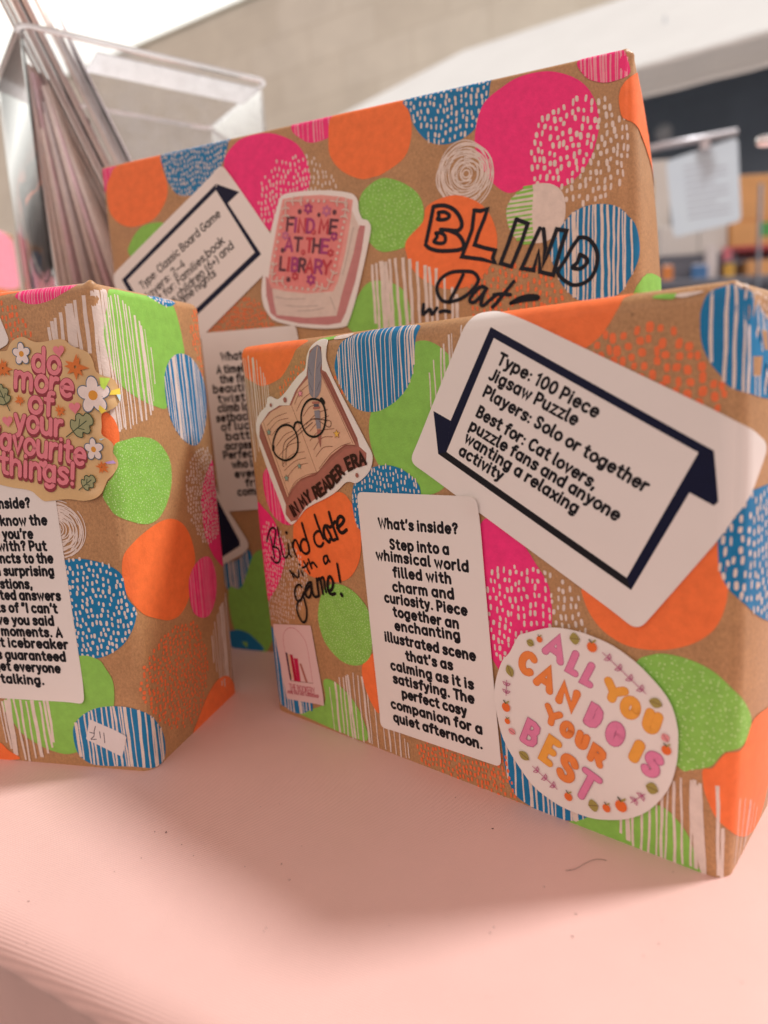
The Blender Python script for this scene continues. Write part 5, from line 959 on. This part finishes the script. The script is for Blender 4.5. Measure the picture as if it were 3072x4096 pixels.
def cloth_material():
    m = mat('pink_cloth', (0.80, 0.52, 0.47), 0.42, 0.035, 16, sheen=0.35); t = m.node_tree; b = t.nodes['Principled BSDF']; base = b.inputs['Base Color'].links[0].from_socket
    b.inputs['Sheen Roughness'].default_value = 0.4; b.inputs['Sheen Tint'].default_value = (1, .85, .8, 1); b.inputs['Specular IOR Level'].default_value = 0.6
    co = t.nodes.new('ShaderNodeTexCoord'); mp = t.nodes.new('ShaderNodeMapping'); mp.inputs['Rotation'].default_value = (0, 0, math.radians(-3))
    t.links.new(co.outputs['Object'], mp.inputs['Vector'])
    wv = t.nodes.new('ShaderNodeTexWave'); wv.bands_direction = 'Y'; wv.inputs['Scale'].default_value = 400; wv.inputs['Distortion'].default_value = 0.8; wv.inputs['Detail'].default_value = 2; wv.inputs['Detail Scale'].default_value = 3
    t.links.new(mp.outputs[0], wv.inputs['Vector'])
    w2 = t.nodes.new('ShaderNodeTexWave'); w2.bands_direction = 'X'; w2.inputs['Scale'].default_value = 460; w2.inputs['Distortion'].default_value = 1.0; t.links.new(mp.outputs[0], w2.inputs['Vector'])
    ad = t.nodes.new('ShaderNodeMath'); ad.operation = 'MULTIPLY_ADD'; ad.inputs[1].default_value = 0.25; t.links.new(w2.outputs['Fac'], ad.inputs[0]); t.links.new(wv.outputs['Fac'], ad.inputs[2])
    bp = t.nodes.new('ShaderNodeBump'); bp.inputs['Strength'].default_value = 0.45; bp.inputs['Distance'].default_value = 0.00016; t.links.new(ad.outputs[0], bp.inputs['Height'])
    n = t.nodes.new('ShaderNodeTexNoise'); n.inputs['Scale'].default_value = 9; n.inputs['Detail'].default_value = 3; t.links.new(co.outputs['Object'], n.inputs['Vector'])
    b2 = t.nodes.new('ShaderNodeBump'); b2.inputs['Strength'].default_value = 0.25; b2.inputs['Distance'].default_value = 0.006; t.links.new(n.outputs['Fac'], b2.inputs['Height']); t.links.new(b2.outputs[0], bp.inputs['Normal'])
    t.links.new(bp.outputs[0], b.inputs['Normal'])
    mx = t.nodes.new('ShaderNodeMix'); mx.data_type = 'RGBA'; mx.blend_type = 'MULTIPLY'; mx.inputs['Factor'].default_value = 1
    r = t.nodes.new('ShaderNodeMapRange'); r.inputs['To Min'].default_value = 0.85; r.inputs['To Max'].default_value = 1.04; t.links.new(ad.outputs[0], r.inputs['Value'])
    cb = t.nodes.new('ShaderNodeCombineColor')
    for i in range(3): t.links.new(r.outputs[0], cb.inputs[i])
    t.links.new(base, mx.inputs['A']); t.links.new(cb.outputs[0], mx.inputs['B']); t.links.new(mx.outputs['Result'], b.inputs['Base Color'])
cloth_material()
tab = thing('display_table', 'stall table covered to the ground with a pale pink twill cloth', 'table', (-0.1227, 0.187, 0), math.atan2(-0.0329, 0.0564))
bm = bmesh.new(); prof = [(y, 0.0) for y in (1.05, .8, .6, .45, .3, .2, .12, .07, .04, .025, .015)]
for i in range(1, 11): a = math.pi/2*i/10; prof.append((.012-.012*math.sin(a)-.0, -.012+.012*math.cos(a)))
prof += [(.11*(1-math.exp(-dz/.09)), -.012-dz) for dz in (.006, .014, .025, .04, .06, .09, .13, .19, .28, .40, .55, .738)]   # added inward slope, so the drop turns dark below the edge
xs = [-1.1+2.6*i/90 for i in range(91)]; rows = []
for (y, z) in prof: rows.append([bm.verts.new((x, y+(0.012*math.sin(x*21)+.006*math.sin(x*47+1))*min(1, max(0, -z)*3), max(z, -.7495))) for x in xs])
for A, B in zip(rows, rows[1:]):
    for i in range(90): bm.faces.new((A[i], B[i], B[i+1], A[i+1])).smooth = True
mesh_object('tablecloth', bm, ['pink_cloth'], tab)
mat('table_wood', (0.30, 0.20, 0.12), 0.6)
bm = bmesh.new(); box(bm, (-1.08, .05, -.03), (1.48, 1.04, -.004)); mesh_object('tabletop', bm, ['table_wood'], tab)
for x in (-1.0, 1.4):
    for y in (.2, .97):
        bm = bmesh.new(); tube(bm, [(x, y, -.7498), (x, y, -.03)], .018); mesh_object('leg', bm, ['table_wood'], tab)

# ------------------------------------------------------------------ the wrapped parcels
sf = {}
d = DATA['FR']; sf['FR'] = Surface(d['W']*1000, d['H']*1000, d['D']*1000, 5.5, 5.4, 1.2, 4.5, .5, ridges=[(d['W']*1000+3, d['H']*1000-2, d['W']*1000+24, d['H']*1000-42, .9, 1.3)], taper=(2.0, 5.5))
d = DATA['RR']; sf['RR'] = Surface(d['W']*1000, d['H']*1000, d['D']*1000, 6.5, 2.6, 1.2, 13.0, .6, ridges=[(d['W']*1000+3, d['H']*1000-2, d['W']*1000+26, d['H']*1000-40, .8, 1.5)], taper=(2.0, 0))
d = DATA['LF']; sf['LF'] = Surface(d['W']*1000, d['H']*1000, d['D']*1000, 6.0, 4.0, 1.2, 2.0, 1.1)
G = 'gift parcels wrapped in kraft paper with bright blobs'
def make(name, key, label):
    root, z = parcel(name, key, label, G, sf[key])
    paper = [c for c in root.children if c.name.startswith('wrapping_paper')][0]; pr = [c for c in root.children if c.name.startswith('printed_pattern')][0]
    merge_into(paper, pr); return root, z
fr, z = make('wrapped_parcel', 'FR', 'blob-printed kraft parcel in front at right with the jigsaw puzzle label and open book sticker')
s = sf['FR']
sticker('info_label', 'F_type', s, fr, z, .18, 'tilted white label with navy frame reading Type: 100 Piece Jigsaw Puzzle', lift=[(1, .5, 8), (2, .8, 7), (3, .5, 6)])
sticker('info_label', 'F_inside', s, fr, z+.30, .18, 'upright white label headed What’s inside? about a whimsical world', lift=[(1, 1.1, 6), (3, .5, 5)])
sticker('sticker', 'F_reader', s, fr, z, .26, 'open book sticker with quill and round glasses reading IN MY READER ERA')
sticker('sticker', 'F_best', s, fr, z+.50, .26, 'round white sticker in pink and orange letters reading ALL YOU CAN DO IS YOUR BEST', lift=[(20, .6, 6), (2, .5, 6)])
sticker('shop_label', 'F_shop', s, fr, z, .08, 'small pink shop label with red books under an arch', lift=[(2, .6, 4)])
rr, z = make('wrapped_parcel', 'RR', 'largest blob-printed kraft parcel standing behind the others with BLIND Date inked on it')
s = sf['RR']
sticker('info_label', 'R_type', s, rr, z, .18, 'steeply tilted white label with navy frame reading Type: Classic Board Game', lift=[(1, 1.2, 7)])
sticker('info_label', 'R_inside', s, rr, z, .18, 'upright white text label half hidden by the front parcel', lift=[(1, .9, 6)])
sticker('sticker', 'R_navy', s, rr, z+.25, .12, 'navy sticker with white border seen in the gap between parcels')
sticker('sticker', 'R_lib', s, rr, z+.35, .26, 'pink book sticker reading FIND ME AT THE LIBRARY')
lf, z = make('wrapped_parcel', 'LF', 'blob-printed kraft parcel at left turned to show its side, with a scalloped favourite things sticker')
s = sf['LF']
sticker('info_label', 'L_inside', s, lf, z, .18, 'upright white text label about surprising questions', lift=[(2, 1.0, 6)])
sticker('info_label', 'L_type', s, lf, z, .18, 'tilted white label cut off by the edge of the photo')
sticker('sticker', 'L_do', s, lf, z+.30, .25, 'scalloped gold foil sticker reading do more of your favourite things!', lift=[(27, 1.2, 6), (36, 1.0, 5), (22, .8, 5)])
sticker('price_label', 'L_price', s, lf, z, .10, 'small white price label reading £11', lift=[(1, .6, 3), (3, .3, 2.5)])

# a fourth, small parcel far behind at the left
DATA['BK'] = dict(o=[-0.535, 0.755, 0.0], yaw=-4.0, W=.148, H=.345, D=.06, hand=[], pattern=[
 ['solid', 'lpink', '', [[95, 350], [150, 352], [205, 335], [205, 292], [150, 284], [100, 300]], {}], ['solid', 'orange', '', [[90, 276], [150, 282], [205, 270], [205, 180], [150, 170], [95, 190]], {}], ['stripe', 'blue', 'white', [[20, 330], [70, 330], [80, 280], [40, 250], [15, 280]], dict(n=9, w=1.2)], ['solid', 'green', '', [[20, 190], [70, 200], [80, 130], [40, 110], [10, 140]], {}]])
sf['BK'] = Surface(148, 345, 60, 6, 3, 1, 2)
make('wrapped_parcel', 'BK', 'small out-of-focus pink and orange parcel at the far left edge behind the clear bin')

# ------------------------------------------------------------------ clear plastic bin with leaning cards
def clear_material(name, haze, tint, through=.75):
    m = bpy.data.materials.new(name); m.use_nodes = True; t = m.node_tree; t.nodes.clear(); out = t.nodes.new('ShaderNodeOutputMaterial')
    tr = t.nodes.new('ShaderNodeBsdfTransparent'); tr.inputs['Color'].default_value = tint
    gl = t.nodes.new('ShaderNodeBsdfGlossy'); gl.inputs['Roughness'].default_value = 0.06; gl.inputs['Color'].default_value = (1, 1, 1, 1)
    df = t.nodes.new('ShaderNodeBsdfDiffuse'); df.inputs['Color'].default_value = (.82, .8, .8, 1); tl = t.nodes.new('ShaderNodeBsdfTranslucent'); tl.inputs['Color'].default_value = (.93, .93, .93, 1)
    lw = t.nodes.new('ShaderNodeLayerWeight'); lw.inputs['Blend'].default_value = 0.12
    co = t.nodes.new('ShaderNodeTexCoord'); n = t.nodes.new('ShaderNodeTexNoise'); n.inputs['Scale'].default_value = 70; n.inputs['Detail'].default_value = 6; n.inputs['Roughness'].default_value = .7; t.links.new(co.outputs['Object'], n.inputs['Vector'])
    n2 = t.nodes.new('ShaderNodeTexNoise'); n2.inputs['Scale'].default_value = 18; t.links.new(co.outputs['Object'], n2.inputs['Vector'])
    bp = t.nodes.new('ShaderNodeBump'); bp.inputs['Strength'].default_value = .25; bp.inputs['Distance'].default_value = .004; t.links.new(n2.outputs['Fac'], bp.inputs['Height']); t.links.new(bp.outputs[0], gl.inputs['Normal'])
    r = t.nodes.new('ShaderNodeMapRange'); r.inputs['From Min'].default_value = .42; r.inputs['From Max'].default_value = .75; r.inputs['To Min'].default_value = haze*.6; r.inputs['To Max'].default_value = min(1, haze*2.6); t.links.new(n.outputs['Fac'], r.inputs['Value'])
    hz = t.nodes.new('ShaderNodeMixShader'); hz.inputs[0].default_value = through; t.links.new(df.outputs[0], hz.inputs[1]); t.links.new(tl.outputs[0], hz.inputs[2])
    m1 = t.nodes.new('ShaderNodeMixShader'); t.links.new(r.outputs[0], m1.inputs[0]); t.links.new(tr.outputs[0], m1.inputs[1]); t.links.new(hz.outputs[0], m1.inputs[2])
    m2 = t.nodes.new('ShaderNodeMixShader'); t.links.new(lw.outputs['Fresnel'], m2.inputs[0]); t.links.new(m1.outputs[0], m2.inputs[1]); t.links.new(gl.outputs[0], m2.inputs[2])
    t.links.new(m2.outputs[0], out.inputs['Surface']); MATS[name] = m
clear_material('clear_plastic', .08, (.95, .95, .955, 1)); clear_material('frosted_plastic', 1.5, (.97, .97, .97, 1), 1.0)
NB = Vector((-0.2155, 0.4995, 0)); az = math.atan2(0.585, 0.811)
bn = thing('clear_bin', 'tall clear plastic bin full of leaning cards behind the parcels', 'display bin', NB, az)
WB, DB, Z0, Z1 = .176, .112, .14, .400
def ring_pts(off, r=.008):
    out = []
    for (cx, cy, a0) in ((r, r, 180), (WB-r, r, 270), (WB-r, DB-r, 0), (r, DB-r, 90)):
        for k in range(9): a = math.radians(a0+90*k/8); out.append((cx+(r-off)*math.cos(a), cy+(r-off)*math.sin(a)))
    return out
bm = bmesh.new(); th = .0022
for off, flip in ((0, False), (th, True)):
    lo = [bm.verts.new((x, y, Z0)) for x, y in ring_pts(off)]; hi = [bm.verts.new((x, y, Z1+(.0 if off else 0))) for x, y in ring_pts(off)]
    for i in range(len(lo)):
        j = (i+1) % len(lo); f = (lo[i], lo[j], hi[j], hi[i]); f = bm.faces.new(f[::-1] if flip else f); f.smooth = True
    if off == 0: H0, L0 = hi, lo
    else:
        for i in range(len(hi)):
            j = (i+1) % len(hi); bm.faces.new((H0[i], H0[j], hi[j], hi[i])); bm.faces.new((L0[j], L0[i], lo[i], lo[j]))
mesh_object('clear_wall', bm, ['clear_plastic'], bn)
bm = bmesh.new(); R_ = ring_pts(-.0007); tube(bm, [(x, y, Z1+.0012) for x, y in R_+R_[:1]], .0017, 8, caps=False); mesh_object('rim', bm, ['frosted_plastic'], bn)
mat('plinth', (.35, .25, .17), .6); bm = bmesh.new(); box(bm, (.004, .004, 0.0003), (WB-.004, DB-.004, Z0), bevel=.003); mesh_object('base', bm, ['plinth'], bn)
bm = bmesh.new(); box(bm, (.048, .004, Z1-.0045), (WB-.004, .036, Z1-.0035)); mesh_object('bright_strip', bm, ['frosted_plastic'], bn)  # frosted strip added to give the bright band below the rim
CARDS = [(.86, .76, .70), (.78, .64, .57), (.87, .83, .83), (.66, .53, .49), (.88, .86, .90), (.84, .70, .64), (.84, .60, .66), (.74, .65, .65)]
for i, c in enumerate(CARDS): mat('card_%d' % i, c, .55, .06, 40)
rnd = random.Random(11); YAW = math.radians(-23)
def card(sb, st, ln, th_, ci, lab, zt=Z1, yaw=YAW, depth=.072):
    """one sheet standing in the bin: its foot at sb, crossing the height zt at st, turned a little towards the right"""
    ux = Vector((st-sb, 0, zt-Z0)).normalized(); nx = Vector((ux.z, 0, -ux.x)); ins = rnd.uniform(0, .012); dep = depth-ins-rnd.uniform(0, .006); yw = yaw+rnd.uniform(-.03, .03)
    bm = bmesh.new(); V8 = []
    for a in (0, ln):
        for t_ in (0, th_):
            for y in (0, dep):
                p = Vector((sb, .006+ins, Z0+.001))+ux*a+nx*t_; V8.append(bm.verts.new((p.x-math.sin(yw)*y, p.y+math.cos(yw)*y, p.z)))
    for q in ((0, 1, 3, 2), (4, 6, 7, 5), (0, 4, 5, 1), (2, 3, 7, 6), (0, 2, 6, 4), (1, 5, 7, 3)): bm.faces.new([V8[k] for k in q])
    bmesh.ops.recalc_face_normals(bm, faces=bm.faces)
    o = mesh_object('card', bm, ['card_%d' % ci]); o.location = NB; o.rotation_euler = (0, 0, az)
    return tag(o, lab, 'card', 'cards leaning in the clear plastic bin')
NA, NB_ = 22, 14
for i in range(NA):
    f = i/(NA-1); st = .001+.0315*f
    lab = 'tall thin card leaning out of the clear plastic bin' if i < 15 else ('rightmost pale card of the leaning stack in the clear plastic bin' if i == NA-1 else 'short pale card among the white ones at the right of the leaning stack')
    card(st+.108+.006*f, st, rnd.uniform(.335, .36) if i < 15 else rnd.uniform(.292, .302), rnd.uniform(.0011, .0015), (1, 0, 3, 7, 5, 6)[(i//2) % 6] if i < 15 else (4, 2, 0)[i % 3], lab)
for i in range(NB_):
    f = i/(NB_-1); card(.008+.062*f, .0015+.005*f, rnd.uniform(.20, .245), rnd.uniform(.0013, .0022), (5, 5, 1, 6, 6, 0, 7)[i % 7], 'upright card filling the left of the clear plastic bin below its rim', Z1, math.radians(-40), .062)

# ------------------------------------------------------------------ small things on the cloth
mat('hair', (.03, .02, .015), .4)
bm = bmesh.new(); hp = catmull([(51.6, 201.6), (54.7, 201.7), (59.5, 204.4), (63.2, 205.8), (66.0, 205.2)], 8, False); tube(bm, [(p[0]*.001, p[1]*.001, .0002+.0004*math.sin(i*.1)) for i, p in enumerate(hp)], .00007, 6)
tag(mesh_object('hair_strand', bm, ['hair']), 'single dark curved hair lying on the pink cloth before the front parcel', 'hair')
mat('lint', (.10, .05, .045), .8); bm = bmesh.new(); rl = random.Random(5)
for i in range(60):
    x, y = rl.uniform(-.13, .13), rl.uniform(.155, .25); r = rl.uniform(.00006, .00020)*(1.5 if i % 12 == 0 else 1)
    m4 = Matrix.Translation((x, y, r*.6)) @ Matrix.Rotation(rl.uniform(0, 3), 4, 'Z') @ Matrix.Diagonal((r*rl.uniform(.8, 2.2), r, r*.6, 1)); bmesh.ops.create_icosphere(bm, subdivisions=1, radius=1.0, matrix=m4)
tag(mesh_object('crumbs', bm, ['lint']), 'scattered tiny dark lint specks on the pink cloth', 'lint', kind='stuff')

# ------------------------------------------------------------------ far behind: wall, gazebo, stall
mat('chrome', (.80, .80, .82), .18, .02, metal=1.0)
rd = thing('chrome_rail', 'shiny chrome rail end poking in at the right edge', 'rail', (.70, .80, .0005))
bm = bmesh.new(); tube(bm, [(-.2805, 0, .394), (-.2795, 0, .394), (-.276, 0, .394), (-.27, 0, .394), (0, 0, .394)], [.001, .0045, .0062, .0068, .0068], 16); mesh_object('rail', bm, ['chrome'], rd)
bm = bmesh.new(); tube(bm, [(0, 0, .0), (0, 0, .40)], .008, 16); mesh_object('post', bm, ['chrome'], rd)
bm = bmesh.new(); tube(bm, [(0, 0, 0), (0, 0, .006)], .05, 24); mesh_object('base_plate', bm, ['chrome'], rd)

def stone_material():
    m = mat('stone', (.86, .87, .77), .9, .10, 1.2); t = m.node_tree; b = t.nodes['Principled BSDF']; base = b.inputs['Base Color'].links[0].from_socket
    co = t.nodes.new('ShaderNodeTexCoord'); mp = t.nodes.new('ShaderNodeMapping'); mp.inputs['Rotation'].default_value = (math.radians(90), 0, 0); t.links.new(co.outputs['Object'], mp.inputs['Vector'])
    br = t.nodes.new('ShaderNodeTexBrick'); br.inputs['Scale'].default_value = 1.0; br.inputs['Brick Width'].default_value = .85; br.inputs['Row Height'].default_value = .38; br.inputs['Mortar Size'].default_value = .012; br.inputs['Color1'].default_value = (1, 1, 1, 1); br.inputs['Color2'].default_value = (.94, .93, .91, 1); br.inputs['Mortar'].default_value = (.90, .89, .87, 1)
    t.links.new(mp.outputs[0], br.inputs['Vector'])
    mx = t.nodes.new('ShaderNodeMix'); mx.data_type = 'RGBA'; mx.blend_type = 'MULTIPLY'; mx.inputs['Factor'].default_value = 1; t.links.new(base, mx.inputs['A']); t.links.new(br.outputs['Color'], mx.inputs['B']); t.links.new(mx.outputs['Result'], b.inputs['Base Color'])
stone_material()
wl = thing('stone_building', 'pale beige stone block building rising behind the white gazebo', 'building', (-1.26, 9.0, -.75), math.atan2(-.507, .862))
bm = bmesh.new(); box(bm, (-7, 0, 0), (9, 3.0, 5.43)); mesh_object('wall', bm, ['stone'], wl)
bm = bmesh.new(); box(bm, (-7.05, -.04, 5.433), (9.05, 3.05, 5.455)); mesh_object('coping', bm, ['stone'], wl)

mat('canopy_white', (.76, .82, .82), .7, .03, 3, .3, 6); mat('gazebo_dark', (.28, .35, .43), .8, .15, 2); mat('alu', (.55, .56, .58), .35, .04, metal=.8)
gz = thing('gazebo', 'white canopy gazebo with a dark inside over the stall at right', 'gazebo', (1.519, 4.0, -.75), math.atan2(-.522, .853))
# local x to the right along the eave, y to the back
ZE, ZV, ZR = 2.332, 2.52, 3.40; XL, XR, YB, RL, RR_ = -3.18, 2.6, 2.4, -1.55, 1.5
def panel(bm, quad, tk=.004):
    q = [Vector(p) for p in quad]; n = (q[1]-q[0]).cross(q[2]-q[0]).normalized()*tk; A = [bm.verts.new(p) for p in q]; B = [bm.verts.new(p-n) for p in q]; bm.faces.new(A); bm.faces.new(B[::-1]); k = len(q)
    for i in range(k): bm.faces.new((A[i], B[i], B[(i+1) % k], A[(i+1) % k]))
bm = bmesh.new(); yr = 1.15
panel(bm, [(XL, 0, ZV), (XR, 0, ZV), (RR_, yr, ZR), (RL, yr, ZR)]); panel(bm, [(XR, YB, ZV), (XL, YB, ZV), (RL, yr, ZR), (RR_, yr, ZR)]); panel(bm, [(XL, YB, ZV), (XL, 0, ZV), (RL, yr, ZR)]); panel(bm, [(XR, 0, ZV), (XR, YB, ZV), (RR_, yr, ZR)])
mesh_object('roof', bm, ['canopy_white'], gz)
bm = bmesh.new(); nfold = 90; rows = []
for zz, am in ((ZV, .0), (ZV-.05, .05), (ZV-.058, .028), (ZV-.10, .066), (ZV-.108, .045), (ZV-.15, .075), (ZV-.155, .06), (ZE, .07)): rows.append([bm.verts.new((XL+(XR-XL)*i/nfold, -am-.006*math.sin(i*1.3), zz)) for i in range(nfold+1)])
for A, B in zip(rows, rows[1:]):
    for i in range(nfold): bm.faces.new((A[i], B[i], B[i+1], A[i+1])).smooth = True
mesh_object('valance', bm, ['canopy_white'], gz)
bm = bmesh.new(); box(bm, (XL+.05, .95, .0), (XR-.05, .97, 3.1)); mesh_object('shade_panel', bm, ['gazebo_dark'], gz)  # dark panel added in place of the shade inside the gazebo
for x in (XL+.04, XR-.04):
    for y in (.04, YB-.04):
        bm = bmesh.new(); box(bm, (x-.02, y-.02, 0), (x+.02, y+.02, ZV-.01), bevel=.004); mesh_object('post', bm, ['alu'], gz)
lp = thing('hanging_lamp', 'small pale round lamp hanging in the dark gazebo', 'lamp', (1.772, 4.42, 1.56))
mat('globe', (.70, .76, .80), .4); bm = bmesh.new(); bmesh.ops.create_uvsphere(bm, u_segments=24, v_segments=14, radius=.05); mesh_object('globe', bm, ['globe'], lp, True)
bm = bmesh.new(); tube(bm, [(0, 0, .05), (0, 0, .62)], .004, 6); mesh_object('cord', bm, ['gazebo_dark'], lp)

# sign stand with a sheet of paper clipped to its arm
ss = thing('sign_stand', 'slim pale metal stand holding up the clipped paper sheet', 'sign stand', (.80, 2.3, -.75))
mat('pale_metal', (.62, .62, .66), .35, .03, metal=.3)
bm = bmesh.new(); tube(bm, [(0, 0, .01), (0, 0, 1.585)], .011); mesh_object('post', bm, ['pale_metal'], ss)
bm = bmesh.new(); tube(bm, [(0, 0, 0), (0, 0, .012)], .16, 28); mesh_object('base_plate', bm, ['pale_metal'], ss)
bm = bmesh.new(); tube(bm, [(0, 0, 1.575), (.12, 0, 1.598), (.345, 0, 1.625)], .011); mesh_object('arm', bm, ['pale_metal'], ss)
bm = bmesh.new(); box(bm, (.235, -.008, 1.575), (.262, .008, 1.613), bevel=.003); mesh_object('clip', bm, ['pale_metal'], ss)
mat('sheet_paper', (.80, .90, 1.0), .35, .02, 8)
def thin_translucent(m, k):
    t = m.node_tree; b = t.nodes['Principled BSDF']; tl = t.nodes.new('ShaderNodeBsdfTranslucent'); t.links.new(b.inputs['Base Color'].links[0].from_socket, tl.inputs['Color']); mx = t.nodes.new('ShaderNodeMixShader'); mx.inputs[0].default_value = k
    out = [n for n in t.nodes if n.type == 'OUTPUT_MATERIAL'][0]; t.links.new(b.outputs[0], mx.inputs[1]); t.links.new(tl.outputs[0], mx.inputs[2]); t.links.new(mx.outputs[0], out.inputs['Surface'])
thin_translucent(MATS['sheet_paper'], .7); mat('faint_print', (.55, .62, .72), .5)
sp = thing('paper_sheet', 'pale blue notice sheet in a clear sleeve hanging from the sign stand', 'notice', (1.046, 2.293, .71), math.radians(-30))
def sheet_quad(a, b, c, d): return [Vector(p)-Vector((1.046, 0, .71)) for p in (a, b, c, d)]
bm = bmesh.new(); Q = rounded([(-.112, .107), (.090, .135), (.106, -.107), (-.086, -.126)], .016)
A = [bm.verts.new((x, 0, z_)) for x, z_ in Q]; bm.faces.new(A[::-1])
bmesh.ops.recalc_face_normals(bm, faces=bm.faces); mesh_object('sheet', bm, ['sheet_paper'], sp)
bm = bmesh.new()
for k in range(9):
    zz = .075-.019*k; x0 = -.06+.002*k; box(bm, (x0, -.0016, zz), (x0+(.12 if k % 3 else .085), -.0006, zz+.005))
mesh_object('print_lines', bm, ['faint_print'], sp)

# the neighbouring stall: dark counter with cartons
mat('carton', (.84, .48, .20), .7, .08, 8); mat('carton_tape', (.70, .52, .34), .4); mat('slate', (.16, .19, .24), .6, .1); mat('grey_board', (.74, .78, .77), .6, .05, 6); mat('stall_red', (.55, .10, .12), .5); mat('stall_blue', (.06, .22, .50), .4); mat('stall_yellow', (.75, .48, .08), .4); mat('stall_green', (.10, .45, .12), .5); mat('stall_pink', (.70, .22, .28), .5); mat('stall_white', (.78, .80, .82), .5); mat('stall_orange', (.80, .30, .08), .5)
ct = thing('stall_counter', 'dark counter of the neighbouring stall below the cartons', 'counter', (1.75, 3.2, -.75))
bm = bmesh.new(); box(bm, (-.75, -.30, 1.24), (.75, .35, 1.278), bevel=.006); mesh_object('countertop', bm, ['slate'], ct)
bm = bmesh.new(); box(bm, (-.72, -.27, 0), (.72, .32, 1.2395)); mesh_object('front_panel', bm, ['slate'], ct)
def carton(lo, hi, label, extra=None):
    c = ((lo[0]+hi[0])/2, (lo[1]+hi[1])/2, lo[2]); o = thing('cardboard_carton', label, 'carton', c, 0, 'orange cartons stacked on the neighbouring stall'); h = [(hi[i]-lo[i])/2 for i in range(2)]; H = hi[2]-lo[2]
    bm = bmesh.new(); box(bm, (-h[0], -h[1], 0), (h[0], h[1], H-.002), bevel=.004); mesh_object('carton_body', bm, ['carton'], o)
    bm = bmesh.new(); box(bm, (-h[0]+.001, -.018, H-.0018), (h[0]-.001, .018, H-.0003)); box(bm, (-h[0]-.0012, -.018, H*.6), (-h[0]-.0002, .018, H-.003)); mesh_object('tape', bm, ['carton_tape'], o)
    if extra:
        bm = bmesh.new(); x0, x1, z0_, z1_ = extra[1]; box(bm, (x0-c[0], -h[1]-.0015, z0_-lo[2]), (x1-c[0], -h[1]-.0003, z1_-lo[2])); mesh_object('carton_label', bm, [extra[0]], o)
    return o
carton((1.49, 3.0, .757), (1.86, 3.25, .933), 'topmost and largest orange carton on the neighbouring stall')
carton((1.487, 2.995, .656), (1.87, 3.25, .7565), 'wide orange carton with a green label under the topmost carton', ('stall_green', (1.59, 1.70, .69, .745)))
sh_ = thing('shelf_riser', 'red-edged shelf carrying the upper orange cartons', 'shelf', (1.70, 3.12, .5285)); bm = bmesh.new(); box(bm, (-.215, -.13, .112), (.215, .13, .127)); mesh_object('shelf_board', bm, ['stall_red'], sh_)
for x in (-.205, .195): bm = bmesh.new(); box(bm, (x, -.12, 0), (x+.01, .12, .1117)); mesh_object('shelf_side', bm, ['slate'], sh_)
carton((1.552, 3.0, .5287), (1.85, 3.2, .602), 'lowest orange carton under the red shelf')
cr = thing('slate_crate', 'dark slate crate below the grey boards on the neighbouring stall', 'crate', (1.36, 3.12, .5285)); bm = bmesh.new(); box(bm, (-.16, -.12, 0), (.115, .12, .105), bevel=.006); mesh_object('crate_body', bm, ['slate'], cr); bm = bmesh.new(); box(bm, (-.165, -.125, .09), (.12, -.1205, .107)); mesh_object('lip', bm, ['slate'], cr)
bx = thing('grey_box', 'pair of pale grey boxes side by side above the slate crate', 'box', (1.36, 3.13, .638)); bm = bmesh.new(); box(bm, (-.16, -.11, 0), (.0, .11, .118), bevel=.004); mesh_object('box_body', bm, ['grey_board'], bx); bm = bmesh.new(); box(bm, (.004, -.11, 0), (.12, .11, .122), bevel=.004); mesh_object('box_body', bm, ['grey_board'], bx)
def little(name, label, cat, loc, parts):
    o = thing(name, label, cat, loc)
    for nm, m, lo, hi in parts: bm = bmesh.new(); box(bm, lo, hi, bevel=.003); mesh_object(nm, bm, [m], o)
little('blue_packet', 'small blue packet in front of the slate crate', 'packet', (1.335, 2.955, .5285), [('packet_body', 'stall_blue', (-.03, -.01, 0), (.03, .01, .055)), ('packet_top', 'stall_white', (-.028, -.004, .0555), (.028, .004, .062))])
little('yellow_tin', 'small yellow tin beside the slate crate', 'tin', (1.455, 2.955, .5285), [('tin_body', 'stall_yellow', (-.018, -.015, 0), (.018, .015, .055)), ('lid', 'slate', (-.019, -.016, .0555), (.019, .016, .068))])
little('pink_pouch', 'pink pouch standing beside the orange cartons', 'pouch', (1.462, 2.985, .5285), [('pouch_body', 'stall_pink', (-.018, -.006, 0.0), (.018, .006, .11)), ('pouch_seal', 'stall_pink', (-.02, -.002, .1105), (.02, .002, .125))])
little('orange_packet', 'small orange packet at the left end of the neighbouring stall', 'packet', (1.205, 2.955, .5285), [('packet_body', 'stall_orange', (-.02, -.01, 0), (.02, .01, .06)), ('packet_top', 'stall_white', (-.018, -.004, .0605), (.018, .004, .066))])
bd = thing('display_board', 'white display board with an orange picture beside the large parcel', 'board', (1.29, 3.36, .5285)); bm = bmesh.new(); box(bm, (-.10, 0, 0), (.09, .012, .58), bevel=.003); mesh_object('board', bm, ['grey_board'], bd); bm = bmesh.new(); box(bm, (-.06, -.0022, .33), (.01, -.0004, .50)); mesh_object('picture', bm, ['stall_yellow'], bd); bm = bmesh.new(); box(bm, (-.10, .0125, 0), (.09, .11, .01)); mesh_object('foot', bm, ['grey_board'], bd)
pl = thing('stall_pole', 'thin dark upright pole beside the orange cartons', 'pole', (1.545, 2.90, -.75)); bm = bmesh.new(); tube(bm, [(0, 0, 0), (0, 0, 1.62)], .007, 12); mesh_object('shaft', bm, ['slate'], pl); bm = bmesh.new(); tube(bm, [(0, 0, 0), (0, 0, .01)], .06, 20); mesh_object('foot', bm, ['slate'], pl)
little('white_jar', 'small white round-topped jar before the pale grey boxes', 'jar', (1.395, 2.985, .5285), [('jar_body', 'stall_white', (-.022, -.015, 0), (.022, .015, .115)), ('lid', 'stall_white', (-.018, -.013, .1155), (.018, .013, .135))])
